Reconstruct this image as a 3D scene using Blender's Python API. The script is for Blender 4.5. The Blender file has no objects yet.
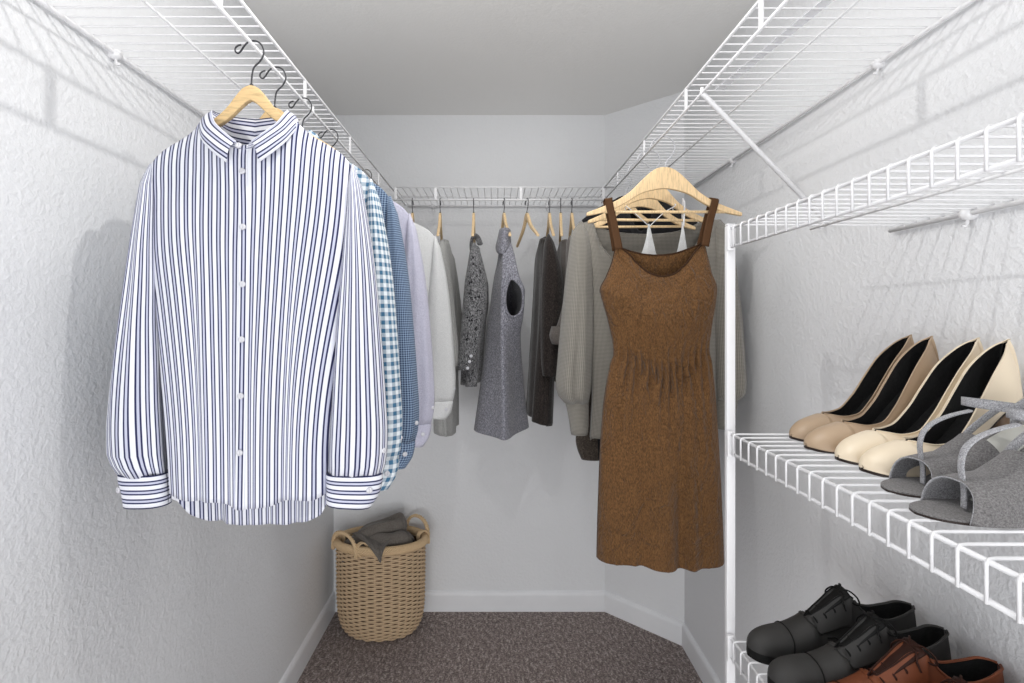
import bpy, bmesh, math, random
from mathutils import Vector, Matrix, noise
R = math.radians
PI = math.pi
sc = bpy.context.scene
COL = sc.collection
F, PX, PY, CH = 495.0, 496.0, 318.0, 1.44      # focal length (px), principal point, camera height

# ------------------------------------------------------------------ small maths
def lerp(a, b, t): return a + (b - a) * t
def clamp(x, a=0.0, b=1.0): return max(a, min(b, x))
def sstep(a, b, x):
    t = clamp((x - a) / (b - a)); return t * t * (3 - 2 * t)
def W(px, py, y):
    """world point of a photo pixel at distance y"""
    return Vector(((px - PX) * y / F, y, CH - (py - PY) * y / F))
def curve(pts, x):
    """smooth (monotone cubic) interpolation of [(x, y...)]"""
    n = len(pts)
    if x <= pts[0][0]: return pts[0][1:] if len(pts[0]) > 2 else pts[0][1]
    if x >= pts[-1][0]: return pts[-1][1:] if len(pts[-1]) > 2 else pts[-1][1]
    i = 0
    while x > pts[i + 1][0]: i += 1
    p0 = pts[max(i - 1, 0)]; p1 = pts[i]; p2 = pts[i + 1]; p3 = pts[min(i + 2, n - 1)]
    h = p2[0] - p1[0]; t = (x - p1[0]) / h
    out = []
    for k in range(1, len(p1)):
        d = (p2[k] - p1[k]) / h
        da = (p1[k] - p0[k]) / (p1[0] - p0[0]) if i > 0 else d
        db = (p3[k] - p2[k]) / (p3[0] - p2[0]) if i + 2 < n else d
        m1 = 0 if da * d <= 0 and i > 0 else (2 * da * d / (da + d) if da + d else 0)
        m2 = 0 if db * d <= 0 and i + 2 < n else (2 * db * d / (db + d) if db + d else 0)
        t2, t3 = t * t, t * t * t
        out.append((2*t3-3*t2+1)*p1[k] + (t3-2*t2+t)*h*m1 + (-2*t3+3*t2)*p2[k] + (t3-t2)*h*m2)
    return tuple(out) if len(out) > 1 else out[0]
def smooth_path(pts, n=6):
    """Catmull-Rom resample of a list of points"""
    P = [Vector(p) for p in pts]; out = []
    for i in range(len(P) - 1):
        a = P[max(i-1, 0)]; b = P[i]; c = P[i+1]; d = P[min(i+2, len(P)-1)]
        for k in range(n):
            t = k / n
            out.append(0.5*((2*b) + (c-a)*t + (2*a-5*b+4*c-d)*t*t + (3*b-a-3*c+d)*t**3))
    out.append(P[-1]); return out

# ------------------------------------------------------------------ mesh builder
class MB:
    def __init__(s): s.v = []; s.f = []; s.uv = []; s.mi = []
    def add(s, verts, faces, uvs=None, m=0):
        o = len(s.v)
        s.v += [tuple(p) for p in verts]
        s.uv += list(uvs) if uvs else [(p[0], p[2]) for p in verts]
        for f in faces: s.f.append([i + o for i in f]); s.mi.append(m)
    def grid(s, fn, nu, nv, closeu=False, m=0, skip=None):
        vs, us, fs = [], [], []
        for j in range(nv + 1):
            for i in range(nu + 1):
                p, u = fn(i / nu, j / nv); vs.append(p); us.append(u)
        w = nu + 1
        for j in range(nv):
            for i in range(nu):
                if skip and skip((i + .5) / nu, (j + .5) / nv): continue
                fs.append((j*w+i, j*w+i+1, (j+1)*w+i+1, (j+1)*w+i))
        s.add(vs, fs, us, m)
    def tube(s, pts, r, seg=8, closed=False, m=0, flat=1.0):
        P = [Vector(p) for p in pts]; n = len(P)
        if n < 2: return
        T = []
        for i in range(n):
            if closed: t = P[(i+1) % n] - P[i-1]
            else: t = P[min(i+1, n-1)] - P[max(i-1, 0)]
            T.append(t.normalized() if t.length > 1e-9 else Vector((0, 0, 1)))
        up = Vector((0, 0, 1)) if abs(T[0].z) < .9 else Vector((0, 1, 0))
        nrm = (up - T[0] * up.dot(T[0])).normalized()
        vs, us = [], []
        L = 0
        for i in range(n):
            if i: L += (P[i] - P[i-1]).length
            nrm = (nrm - T[i] * nrm.dot(T[i])).normalized()
            b = T[i].cross(nrm)
            rr = r[i] if isinstance(r, (list, tuple)) else r
            for k in range(seg):
                a = 2*PI*k/seg
                vs.append(P[i] + nrm*math.cos(a)*rr*flat + b*math.sin(a)*rr); us.append((k/seg, L))
        fs = []
        for i in range(n if closed else n - 1):
            j = (i + 1) % n
            for k in range(seg):
                l = (k + 1) % seg
                fs.append((i*seg+k, i*seg+l, j*seg+l, j*seg+k))
        if not closed:
            fs.append(tuple(range(seg))[::-1]); fs.append(tuple(range((n-1)*seg, n*seg)))
        s.add(vs, fs, us, m)
    def box(s, x0, x1, y0, y1, z0, z1, m=0):
        vs = [(x, y, z) for x in (x0, x1) for y in (y0, y1) for z in (z0, z1)]
        s.add(vs, [(0,1,3,2),(4,6,7,5),(0,4,5,1),(2,3,7,6),(0,2,6,4),(1,5,7,3)], m=m)
    def extrude(s, outline, h0, h1, axis='z', m=0):
        """closed 2-D outline swept between h0 and h1 along an axis"""
        def q(p, h): return {'z': (p[0], p[1], h), 'y': (p[0], h, p[1]), 'x': (h, p[0], p[1])}[axis]
        n = len(outline)
        vs = [q(p, h0) for p in outline] + [q(p, h1) for p in outline]
        fs = [tuple(range(n))[::-1], tuple(range(n, 2*n))] + [(i, (i+1) % n, n+(i+1) % n, n+i) for i in range(n)]
        s.add(vs, fs, m=m)
    def ribbon(s, up, lo, y0, y1, m=0):
        """solid between an upper and a lower edge line (x,z lists of one length), y0..y1 thick"""
        n = len(up); vs = []
        for (a, b) in zip(up, lo):
            vs += [(a[0], y0, a[1]), (b[0], y0, b[1]), (b[0], y1, b[1]), (a[0], y1, a[1])]
        fs = [(0, 1, 2, 3), (4*n-1, 4*n-2, 4*n-3, 4*n-4)]
        for i in range(n - 1):
            for k in range(4):
                l = (k + 1) % 4
                fs.append((4*i+k, 4*i+4+k, 4*i+4+l, 4*i+l))
        s.add(vs, fs, m=m)
    def disc(s, c, r, h, axis=(0, -1, 0), seg=14, m=0):
        c = Vector(c); a = Vector(axis).normalized()
        s.tube([c, c + a*h*.6, c + a*h, c + a*h*.75], [r, r, r*.82, r*.6], seg, m=m)
    def build(s, name, mat, parent=None, smooth=True, solid=None, solid_mat=0, offset=-1, bevel=None, sub=0, loc=None, weld=0):
        me = bpy.data.meshes.new(name); me.from_pydata(s.v, [], s.f)
        mats = mat if isinstance(mat, (list, tuple)) else [mat]
        for x in mats: me.materials.append(x)
        me.polygons.foreach_set('material_index', s.mi)
        ul = me.uv_layers.new(name='UVMap')
        buf = []
        for l in me.loops: buf += s.uv[l.vertex_index][:2]
        ul.data.foreach_set('uv', buf)
        me.polygons.foreach_set('use_smooth', [smooth] * len(me.polygons))
        if weld:
            b = bmesh.new(); b.from_mesh(me); bmesh.ops.remove_doubles(b, verts=b.verts, dist=weld); b.to_mesh(me); b.free()
        me.update()
        o = bpy.data.objects.new(name, me); COL.objects.link(o)
        if parent: o.parent = parent
        if loc: o.location = loc
        if bevel:
            b = o.modifiers.new('bevel', 'BEVEL'); b.width = bevel; b.segments = 3; b.limit_method = 'ANGLE'; b.angle_limit = R(40)
        if sub:
            b = o.modifiers.new('sub', 'SUBSURF'); b.levels = sub; b.render_levels = sub
        if solid:
            b = o.modifiers.new('solid', 'SOLIDIFY'); b.thickness = solid; b.offset = offset
            b.material_offset = solid_mat; b.material_offset_rim = 0
        return o

def tag(o, label=None, cat=None, group=None, kind=None):
    if label: o['label'] = label
    if cat: o['category'] = cat
    if group: o['group'] = group
    if kind: o['kind'] = kind
    return o
def thing(name, label, cat, loc=(0, 0, 0), rz=0, group=None):
    o = bpy.data.objects.new(name, None); COL.objects.link(o)
    o.location = loc; o.rotation_euler = (0, 0, rz); o.empty_display_size = .05
    return tag(o, label, cat, group)

# ------------------------------------------------------------------ materials
def lin(c):
    c = c / 255; return c/12.92 if c <= .04045 else ((c+.055)/1.055)**2.4
def rgb(r, g, b): return (lin(r), lin(g), lin(b), 1)
class NT:
    def __init__(s, name, rough=.6, spec=.5, metal=0, sheen=0):
        s.m = bpy.data.materials.new(name); s.m.use_nodes = True
        s.n = s.m.node_tree.nodes; s.l = s.m.node_tree.links
        s.b = s.n['Principled BSDF']
        s.b.inputs['Roughness'].default_value = rough
        s.b.inputs['Specular IOR Level'].default_value = spec
        s.b.inputs['Metallic'].default_value = metal
        if sheen:
            s.b.inputs['Sheen Weight'].default_value = sheen; s.b.inputs['Sheen Roughness'].default_value = .5
        s._tc = None
    def tc(s, k):
        if not s._tc: s._tc = s.n.new('ShaderNodeTexCoord')
        return s._tc.outputs[k]
    def math(s, op, a, b=None, c=None):
        n = s.n.new('ShaderNodeMath'); n.operation = op
        for i, x in enumerate((a, b, c)):
            if x is None: continue
            if isinstance(x, (int, float)): n.inputs[i].default_value = x
            else: s.l.new(x, n.inputs[i])
        return n.outputs[0]
    def sep(s, v):
        n = s.n.new('ShaderNodeSeparateXYZ'); s.l.new(v, n.inputs[0]); return n.outputs
    def mapping(s, v, scale=(1, 1, 1), rot=(0, 0, 0)):
        n = s.n.new('ShaderNodeMapping'); s.l.new(v, n.inputs[0])
        n.inputs['Scale'].default_value = scale; n.inputs['Rotation'].default_value = rot
        return n.outputs[0]
    def noise(s, v, scale, detail=2, rough=.5, dist=0):
        n = s.n.new('ShaderNodeTexNoise'); s.l.new(v, n.inputs['Vector'])
        n.inputs['Scale'].default_value = scale; n.inputs['Detail'].default_value = detail
        n.inputs['Roughness'].default_value = rough; n.inputs['Distortion'].default_value = dist
        return n.outputs[0]
    def voronoi(s, v, scale, out='Distance'):
        n = s.n.new('ShaderNodeTexVoronoi'); s.l.new(v, n.inputs['Vector']); n.inputs['Scale'].default_value = scale
        return n.outputs[out]
    def ramp(s, f, stops, interp='LINEAR'):
        n = s.n.new('ShaderNodeValToRGB'); s.l.new(f, n.inputs[0]); n.color_ramp.interpolation = interp
        e = n.color_ramp.elements
        while len(e) > 1: e.remove(e[-1])
        e[0].position = stops[0][0]; e[0].color = stops[0][1]
        for p, c in stops[1:]:
            x = e.new(p); x.color = c
        return n.outputs[0]
    def mix(s, f, a, b):
        n = s.n.new('ShaderNodeMix'); n.data_type = 'RGBA'
        for sock, x in ((n.inputs[0], f), (n.inputs[6], a), (n.inputs[7], b)):
            if isinstance(x, (int, float, tuple)): sock.default_value = x
            else: s.l.new(x, sock)
        return n.outputs[2]
    def color(s, c):
        if isinstance(c, tuple): s.b.inputs['Base Color'].default_value = c
        else: s.l.new(c, s.b.inputs['Base Color'])
        return s
    def bump(s, h, strength=.3, dist=.002):
        n = s.n.new('ShaderNodeBump'); s.l.new(h, n.inputs['Height'])
        n.inputs['Strength'].default_value = strength; n.inputs['Distance'].default_value = dist
        s.l.new(n.outputs[0], s.b.inputs['Normal']); return s

M = {}
def plain(name, c, rough=.6, spec=.5, metal=0, sheen=0, var=.06, nscale=40):
    t = NT(name, rough, spec, metal, sheen)
    f = t.noise(t.tc('Object'), nscale, 3)
    d = tuple(x * (1 - var) for x in c[:3]) + (1,)
    l = tuple(min(1, x * (1 + var)) for x in c[:3]) + (1,)
    t.color(t.mix(f, d, l)); M[name] = t.m
    return t

def mk_wall(name, c, strength):
    t = NT(name, .75, .25)
    v = t.tc('Object')
    t.color(t.mix(t.noise(v, 3, 2), tuple(x*.985 for x in c[:3]) + (1,), c))
    a = t.noise(v, 88, 2, .5, .3)
    b = t.noise(v, 230, 2, .5)
    h = t.math('ADD', a, t.math('MULTIPLY', b, .22))
    t.bump(h, strength, .007); M[name] = t.m
mk_wall('wall_paint', rgb(231, 232, 234), .34)
mk_wall('ceiling_paint', rgb(240, 239, 237), .12)

t = NT('white_trim', .35, .5)
t.color(t.mix(t.noise(t.tc('Object'), 12, 3), rgb(232, 233, 236), rgb(240, 241, 243))); M['white_trim'] = t.m
t = NT('white_vinyl', .32, .5)
t.color(t.mix(t.noise(t.tc('Object'), 30, 2), rgb(226, 226, 228), rgb(234, 234, 236))); M['white_vinyl'] = t.m
t = NT('clear_plastic', .25, .5)
t.color(rgb(225, 226, 230)); t.b.inputs['Alpha'].default_value = .45; M['clear_plastic'] = t.m

t = NT('carpet', .95, .1, sheen=.25)
v = t.tc('Object')
sp = t.noise(v, 125, 3, .75)
big = t.noise(v, 5, 3)
zig = t.noise(t.mapping(v, (1.0, .45, 1), (0, 0, R(35))), 80, 2, .6)
c1 = t.ramp(t.math('ADD', t.math('MULTIPLY', sp, .62), t.math('MULTIPLY', zig, .38)), [(.36, rgb(66, 54, 52)), (.47, rgb(122, 108, 104)), (.53, rgb(150, 136, 131)), (.64, rgb(214, 202, 195))])
t.color(t.mix(t.math('MULTIPLY', big, .25), c1, rgb(118, 105, 100)))
t.bump(t.math('ADD', sp, zig), .9, .006); M['carpet'] = t.m

def wood(name, c, axis_scale=(6, 60, 60)):
    t = NT(name, .42, .4)
    v = t.mapping(t.tc('Object'), axis_scale)
    n = t.noise(v, 5, 4, .6, .4)
    t.color(t.ramp(n, [(.32, tuple(x*.72 for x in c[:3]) + (1,)), (.5, c), (.68, tuple(min(1, x*1.12) for x in c[:3]) + (1,))]))
    M[name] = t.m
wood('hanger_wood', rgb(212, 182, 134))
wood('pale_wood', rgb(233, 203, 158), (60, 60, 6))
plain('dark_metal', rgb(70, 70, 74), .35, .5, .8)
plain('chrome', rgb(190, 191, 195), .42, .4, .35)
plain('button_pearl', rgb(206, 206, 212), .25, .5, var=.15, nscale=260)

def weave(t, strength=.12, period=.0012):
    o = t.sep(t.tc('UV'))
    a = t.math('SINE', t.math('MULTIPLY', o[0], 2*PI/period)); b = t.math('SINE', t.math('MULTIPLY', o[1], 2*PI/period))
    n = t.noise(t.tc('Object'), 34, 3)
    return t.math('ADD', t.math('MULTIPLY', t.math('MULTIPLY', a, b), strength), t.math('MULTIPLY', n, 1.0))

def stripes(name, comp):
    t = NT(name, .8, .2, sheen=.1)
    o = t.sep(t.tc('UV'))
    f = t.math('FRACT', t.math('DIVIDE', t.math('ADD', o[comp], 10.0), .0157))
    W_, L_, N_ = rgb(226, 228, 236), rgb(190, 193, 213), rgb(40, 43, 80)
    t.color(t.ramp(f, [(0, W_), (.03, N_), (.17, N_), (.20, L_), (.40, L_), (.43, N_), (.57, N_), (.60, W_)]))
    t.bump(t.noise(t.tc('Object'), 30, 3), .12, .004); M[name] = t.m
stripes('stripe_cotton', 0)

def gingham(name, period, light, dark, duty=.5, soft=.06, bumpy=.12):
    t = NT(name, .85, .2, sheen=.1)
    o = t.sep(t.tc('UV'))
    def band(x):
        f = t.math('FRACT', t.math('DIVIDE', t.math('ADD', x, 10.0), period))
        return t.ramp(f, [(0, (0,0,0,1)), (soft, (1,1,1,1)), (duty, (1,1,1,1)), (duty+soft, (0,0,0,1))])
    f = t.math('MULTIPLY', t.math('ADD', band(o[0]), band(o[1])), .5)
    t.color(t.mix(f, light, dark)); t.bump(t.noise(t.tc('Object'), 30, 3), bumpy, .004); M[name] = t.m
gingham('blue_gingham', .0163, rgb(228, 234, 238), rgb(66, 110, 142))
gingham('navy_microcheck', .0052, rgb(150, 170, 194), rgb(46, 66, 96), .58, .1)

def melange(name, dark, mid, light, scale=420, sx=1.0, bumpy=.35, bscale=160, blotch=None, sheen=.2):
    t = NT(name, .92, .15, sheen=sheen)
    v = t.tc('Object')
    n = t.noise(t.mapping(v, (1, 1, sx)), scale, 3, .7)
    c = t.ramp(n, [(.34, dark), (.5, mid), (.66, light)])
    if blotch:
        b = t.ramp(t.noise(v, blotch[0], 3, .7), [(blotch[1], (0,0,0,1)), (blotch[1]+.06, (1,1,1,1))])
        c = t.mix(b, c, blotch[2])
    t.color(c)
    t.bump(t.math('ADD', t.noise(v, bscale, 3), t.math('MULTIPLY', t.noise(v, 22, 3), 1.5)), bumpy, .004); M[name] = t.m
melange('lavender_oxford', rgb(164, 162, 182), rgb(187, 186, 203), rgb(206, 206, 219), 700)
melange('white_cotton', rgb(192, 193, 193), rgb(205, 206, 206), rgb(217, 218, 218), 500)
melange('light_grey_cloth', rgb(140, 140, 138), rgb(160, 160, 158), rgb(176, 176, 174), 400)
melange('charcoal_tweed', rgb(52, 52, 54), rgb(104, 104, 106), rgb(158, 158, 160), 260, .6, .4, blotch=(75, .56, rgb(24, 24, 27)))
melange('grey_melange', rgb(84, 84, 93), rgb(128, 128, 137), rgb(176, 176, 184), 300, .5, .4)
melange('black_brown_wool', rgb(20, 17, 16), rgb(40, 35, 33), rgb(70, 62, 58), 420, .4, .4)
melange('taupe_cloth', rgb(74, 69, 66), rgb(98, 92, 88), rgb(122, 116, 111), 420)
melange('dark_jersey', rgb(22, 21, 24), rgb(32, 31, 34), rgb(44, 43, 46), 400)
melange('brown_mesh', rgb(46, 40, 36), rgb(74, 66, 59), rgb(104, 95, 86), 260, 1, .5)
melange('heap_cloth', rgb(88, 83, 78), rgb(108, 102, 96), rgb(128, 122, 115), 260, 1, .3)
melange('grey_felt', rgb(126, 126, 129), rgb(166, 166, 170), rgb(204, 204, 208), 650, 1, .5, 500)
melange('dark_felt', rgb(96, 94, 94), rgb(120, 118, 118), rgb(140, 138, 138), 500, 1, .3, 500)
melange('black_lining', rgb(6, 6, 7), rgb(10, 10, 11), rgb(18, 17, 17), 200, 1, .1)

t = NT('sweater_knit', .95, .1, sheen=.3)
o = t.sep(t.tc('UV'))
a = t.math('SINE', t.math('MULTIPLY', t.math('ADD', o[0], o[1]), 2*PI/.0085)); b = t.math('SINE', t.math('MULTIPLY', t.math('SUBTRACT', o[0], o[1]), 2*PI/.0085))
k = t.math('MULTIPLY', t.math('ADD', t.math('MULTIPLY', a, b), 1.0), .5)
c = t.ramp(k, [(.05, rgb(88, 84, 77)), (.45, rgb(142, 138, 130)), (1, rgb(170, 166, 157))])
t.color(t.mix(t.math('MULTIPLY', t.noise(t.tc('Object'), 300, 2), .4), c, rgb(128, 123, 115)))
t.bump(k, .6, .003); M['sweater_knit'] = t.m

t = NT('brown_linen', .8, .25, sheen=.1)
v = t.tc('Object')
n1 = t.noise(t.mapping(v, (1, 1, .7)), 15, 4, .6, 1.6); n2 = t.noise(t.mapping(v, (1.0, 1.0, .35)), 420, 2, .6)
c = t.ramp(n2, [(.3, rgb(70, 47, 23)), (.5, rgb(99, 68, 37)), (.72, rgb(122, 87, 51))])
t.color(c)
rid = t.math('MINIMUM', t.math('MULTIPLY', t.math('ABSOLUTE', t.math('SUBTRACT', n1, .5)), 9.0), 1.0)
t.bump(t.math('ADD', t.math('MULTIPLY', rid, .55), t.math('ADD', t.math('MULTIPLY', n1, 1.2), t.math('MULTIPLY', n2, .22))), .75, .008); M['brown_linen'] = t.m
plain('brown_binding', rgb(56, 36, 20), .8, .2)
plain('brown_strap', rgb(80, 54, 33), .8, .2)

plain('wicker', rgb(204, 178, 146), .6, .3, var=.2, nscale=130)
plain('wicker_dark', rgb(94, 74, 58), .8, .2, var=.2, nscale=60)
plain('rope', rgb(216, 188, 150), .75, .2, var=.12, nscale=120)

plain('taupe_leather', rgb(184, 160, 134), .38, .4, var=.03, nscale=12)
plain('cream_leather', rgb(240, 224, 198), .36, .4, var=.02, nscale=12)
plain('dark_sole', rgb(44, 34, 30), .5, .3)
plain('black_leather', rgb(52, 51, 50), .6, .35, var=.12, nscale=60)
plain('black_seam', rgb(16, 16, 16), .6, .2)
plain('tan_leather', rgb(116, 62, 36), .55, .35, var=.16, nscale=50)
plain('tan_seam', rgb(48, 24, 16), .6, .2)
plain('insole_grey', rgb(196, 196, 190), .7, .2)
plain('heel_brown', rgb(118, 96, 76), .4, .4)

# ------------------------------------------------------------------ the room
XL, XR, YB, YF, ZC = -.80, .83, 2.44, -.75, 2.44
XD, YD = .5375, 2.18                                   # the angled corner runs (XD,YB) - (XR,YD)
def struct(name, mb, mat, **k):
    return tag(mb.build(name, M[mat], **k), kind='structure')
m = MB(); m.box(XL-.1, XL, YF, YB+.1, 0, ZC); struct('wall_left', m, 'wall_paint', smooth=False)
m = MB(); m.box(XL, XD, YB, YB+.1, 0, ZC); struct('wall_back', m, 'wall_paint', smooth=False)
m = MB(); m.extrude([(XD, YB), (XR, YD), (XR+.1, YD), (XR+.1, YB+.1), (XD, YB+.1)], 0, ZC); struct('wall_corner', m, 'wall_paint', smooth=False)
m = MB(); m.box(XR, XR+.1, YF, YD, 0, ZC); struct('wall_right', m, 'wall_paint', smooth=False)
m = MB(); m.box(XL-.1, XR+.1, YF, YB+.1, ZC, ZC+.08); struct('ceiling', m, 'ceiling_paint', smooth=False)
m = MB(); m.box(XL-.1, XR+.1, YF, YB+.1, -.05, 0); struct('floor', m, 'carpet', smooth=False)
# baseboards: rounded profile (depth, height)
BP = [(0, 0), (.014, 0), (.014, .078), (.0125, .086), (.009, .092), (.004, .096), (0, .097)]
def baseboard(name, a, b, n, ea=0, eb=0):
    """profile swept from a to b on the floor; n = direction out of the wall; ea/eb mitre shifts per depth"""
    a, b, n = Vector(a), Vector(b), Vector(n); d = (b - a).normalized(); m = MB()
    vs = [a + n*p[0] + d*p[0]*ea + Vector((0, 0, p[1])) for p in BP] + [b + n*p[0] + d*p[0]*eb + Vector((0, 0, p[1])) for p in BP]
    k = len(BP)
    m.add(vs, [(i, (i+1) % k, k+(i+1) % k, k+i) for i in range(k)] + [tuple(range(k))[::-1], tuple(range(k, 2*k))])
    struct(name, m, 'white_trim', smooth=False)
dd = Vector((XR-XD, YD-YB, 0)).normalized(); nn = Vector((dd.y, -dd.x, 0))
baseboard('baseboard_left', (XL, YF, 0), (XL, YB, 0), (1, 0, 0), 0, -1)
baseboard('baseboard_back', (XL, YB, 0), (XD, YB, 0), (0, -1, 0), 1, -.38)
baseboard('baseboard_corner', (XD, YB, 0), (XR, YD, 0), nn, .38, -.42)
baseboard('baseboard_right', (XR, YD, 0), (XR, YF, 0), (-1, 0, 0), .42, 0)

# ------------------------------------------------------------------ wire shelves
def wire_shelf(name, label, Mp, t0, t1, depth, zd, lip, struts, mids, pitch, group, clips=(), deep_lip=False, r=.0016, rr=.0031, ends=()):
    """Mp(t, d) -> x, y of a point t along the shelf and d out from its wall"""
    root = thing(name, label, 'wire shelf', (*Mp((t0+t1)/2, depth/2), zd), 0, group)
    O = Vector(root.location)
    def P(t, d, z): return Vector((*Mp(t, d), z)) - O
    mb = MB(); n = int((t1 - t0 - .006) / pitch)
    for i in range(n + 1):
        t = t0 + .003 + i*pitch
        pts = [P(t, .0035, zd-.008), P(t, .004, zd), P(t, depth*.5, zd), P(t, depth-.006, zd)]
        if deep_lip: pts += [P(t, depth+.001, zd-.001), P(t, depth+.0035, zd-.005), P(t, depth+.0036, zd-.012), P(t, depth+.0036, lip-.002)]
        else: pts += [P(t, depth+.001, zd-.002)]
        mb.tube(pts, r, 6)
    mb.build('wire_deck', M['white_vinyl'], root)
    def rail(nm, d, z, a=t0, b=t1, rad=rr):
        mb = MB(); mb.tube([P(a, d, z), P((a+b)/2, d, z), P(b, d, z)], rad, 8); return mb.build(nm, M['white_vinyl'], root)
    rail('front_rail', depth, zd - rr - r + .001); rail('lip_rail', depth, lip); rail('back_rail', .010, zd - .0075, rad=.0045)
    for d in mids: rail('middle_rail', d, zd - rr - r + .0012, rad=.0026)
    for t in struts:
        mb = MB(); a, b = P(t-.006, depth-.0022, 0), P(t+.006, depth+.0022, 0)
        mb.box(min(a.x, b.x), max(a.x, b.x), min(a.y, b.y), max(a.y, b.y), lip-O.z-.002, zd-O.z)
        mb.build('lip_strut', M['white_vinyl'], root, bevel=.0012)
    for t in clips:
        mb = MB(); c = P(t, .008, zd-.008); w = P(t, 0, zd-.008); ax = (c - w).normalized()
        mb.tube([w - ax*.006, w + ax*.004, w + ax*.013, w + ax*.019, w + ax*.021], [.010, .011, .0105, .007, .002], 14)
        s = P(t, .009, zd-.012)
        mb.tube([s, s + Vector((0, 0, -.010)), s + Vector((0, 0, -.018)) + ax*.004, s + Vector((0, 0, -.016)) + ax*.009], .0028, 8)
        mb.build('wall_clip', M['white_vinyl'], root)
    for t in ends:
        mb = MB(); a, b = P(t, depth-.006, 0), P(t+.008, depth+.008, 0)
        mb.box(min(a.x, b.x), max(a.x, b.x), min(a.y, b.y), max(a.y, b.y), lip-O.z-.008, zd-O.z+.002)
        mb.build('end_bracket', M['white_vinyl'], root, bevel=.0015)
    return root, P, O
def brace(root, O, a, b):
    a, b = Vector(a) - O, Vector(b) - O; d = (b - a).normalized(); mb = MB()
    mb.tube([a - d*.004, a + d*.01, lerp(a, b, .5), b - d*.012, b], [.0035, .0058, .0058, .0058, .004], 10)
    mb.tube([a + Vector((0, 0, .012)), a + Vector((0, 0, .002)), a + d*.015], .0042, 8)
    br = mb.build('support_brace', M['white_vinyl'], root)
    mb = MB(); e = b
    mb.tube([e + Vector((.0 if b.x+O.x > 0 else 0, 0, .012)), e, e + Vector((0, 0, -.016)), e + Vector((-.006 if b.x+O.x > 0 else .006, 0, -.024)), e + Vector((-.014 if b.x+O.x > 0 else .014, 0, -.022))], .0028, 8)
    mb.build('wall_foot', M['white_vinyl'], br)
ZU, ZLIP = 1.997, 1.940
AL, AR = -.445, .458
gU = 'wire shelves with hanging rail along the top of the closet'
sL, PL, OL = wire_shelf('wire_shelf', 'white wire shelf along the left wall above the striped shirts', lambda t, d: (XL+d, t), .30, 2.425, AL-XL, ZU, ZLIP,
    (.45, .798, 1.153, 1.509, 1.88, 2.23), (.185,), .0292, gU, clips=(.55, 1.03, 1.75))
brace(sL, OL, (AL, 1.20, ZLIP), (XL+.004, 1.36, 1.72))
sR, PR_, OR = wire_shelf('wire_shelf', 'long white wire shelf high on the right wall, above the brown dress', lambda t, d: (XR-d, t), .30, 2.15, XR-AR, ZU-.002, ZLIP,
    (.51, .855, 1.193, 1.532, 1.866, 2.12), (.20,), .0292, gU, clips=(.58, 1.065, 1.72))
brace(sR, OR, (AR, 1.10, ZLIP), (XR-.006, 1.245, 1.69))
sB, PB, OB = wire_shelf('wire_shelf', 'white wire shelf across the back wall between the two side shelves', lambda t, d: (t, YB-d), AL+.012, .50, YB-2.095, ZU, ZLIP,
    (AL+.02, -.256, .106, .455), (.18,), .0292, gU, clips=(-.31, .25))
gS = 'wire shoe shelves on the right wall'
YP = 1.03
def low(label, z, clips):
    return wire_shelf('shoe_shelf', label, lambda t, d: (XR-d, t), .30, YP, XR-.485, z, z-.0425, (), (.175,), .0305, gS, clips=clips, deep_lip=True, r=.0019, ends=(YP-.012,))
low('empty white wire shelf on the right wall, topmost of the three ending at the post', 1.629, (.862, .5))
low('white wire shelf on the right wall carrying the high heels and grey sandals', 1.204, (.7,))
low('lowest white wire shelf on the right wall, carrying the lace-up shoes', .783, (.7,))

# white post at the end of the shoe shelves
root = thing('support_post', 'white vertical post at the end of the shoe shelves beside the brown dress', 'post', (.4898, YP+.006, 0))
m = MB(); m.box(-.0088, .0088, -.006, .006, .006, 1.632); m.build('pole', M['white_vinyl'], root, bevel=.0015)
m = MB(); m.box(-.015, .015, -.014, .014, 0, .008); m.build('foot_plate', M['white_vinyl'], root, bevel=.002)
m = MB(); m.box(-.0086, .0086, -.0058, .0058, 1.6321, 1.637); m.build('end_cap', M['white_vinyl'], root, bevel=.002)

# clear strip lying on the right-hand shelf
m = MB(); a, b = Vector((.545, 1.21, 0)), Vector((.61, .62, 0)); d = (b - a).normalized(); p = Vector((-d.y, d.x, 0))*.011
zz = ZU + .0003
vs = []
for q in (a, b):
    for sgn in (-1, 1):
        for h in (0, .0022): vs.append(q + p*sgn + Vector((0, 0, zz + h)))
m.add(vs, [(0, 1, 3, 2), (4, 6, 7, 5), (0, 4, 5, 1), (2, 3, 7, 6), (0, 2, 6, 4), (1, 5, 7, 3)])
tag(m.build('plastic_strip', M['clear_plastic'], smooth=False), 'narrow clear plastic strip lying on top of the upper right wire shelf', 'plastic strip')

# ------------------------------------------------------------------ hangers
def hook_mb(pts, r): 
    mb = MB(); mb.tube(smooth_path([(x, 0, z) for x, z in pts], 5), r, 8); return mb
kH = .001824
HK = [(250, 86), (250, 77), (252, 70.5), (258, 64), (261.5, 58), (262, 52), (259, 46), (254.5, 43.3), (249, 43.3), (245, 45.5), (242, 49), (239.5, 53), (236.5, 55.5), (233.7, 53.5), (234, 50), (236.5, 47.8), (239.5, 47)]
UPP = [(165,149),(178,141),(190,134),(212,120),(226,108),(236,95),(243,87.5),(250,85),(257,87.5),(264,95),(274,108),(288,120),(310,134),(322,141),(335,149)]
LOW = [(165,154),(178,147),(190,141),(214,128),(230,117),(242,105.5),(250,100),(258,105.5),(270,117),(286,128),(310,141),(322,147),(335,154)]
def resample(line, n): 
    x0, x1 = line[0][0], line[-1][0]
    return [(lerp(x0, x1, i/n), curve(line, lerp(x0, x1, i/n))) for i in range(n+1)]
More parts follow.
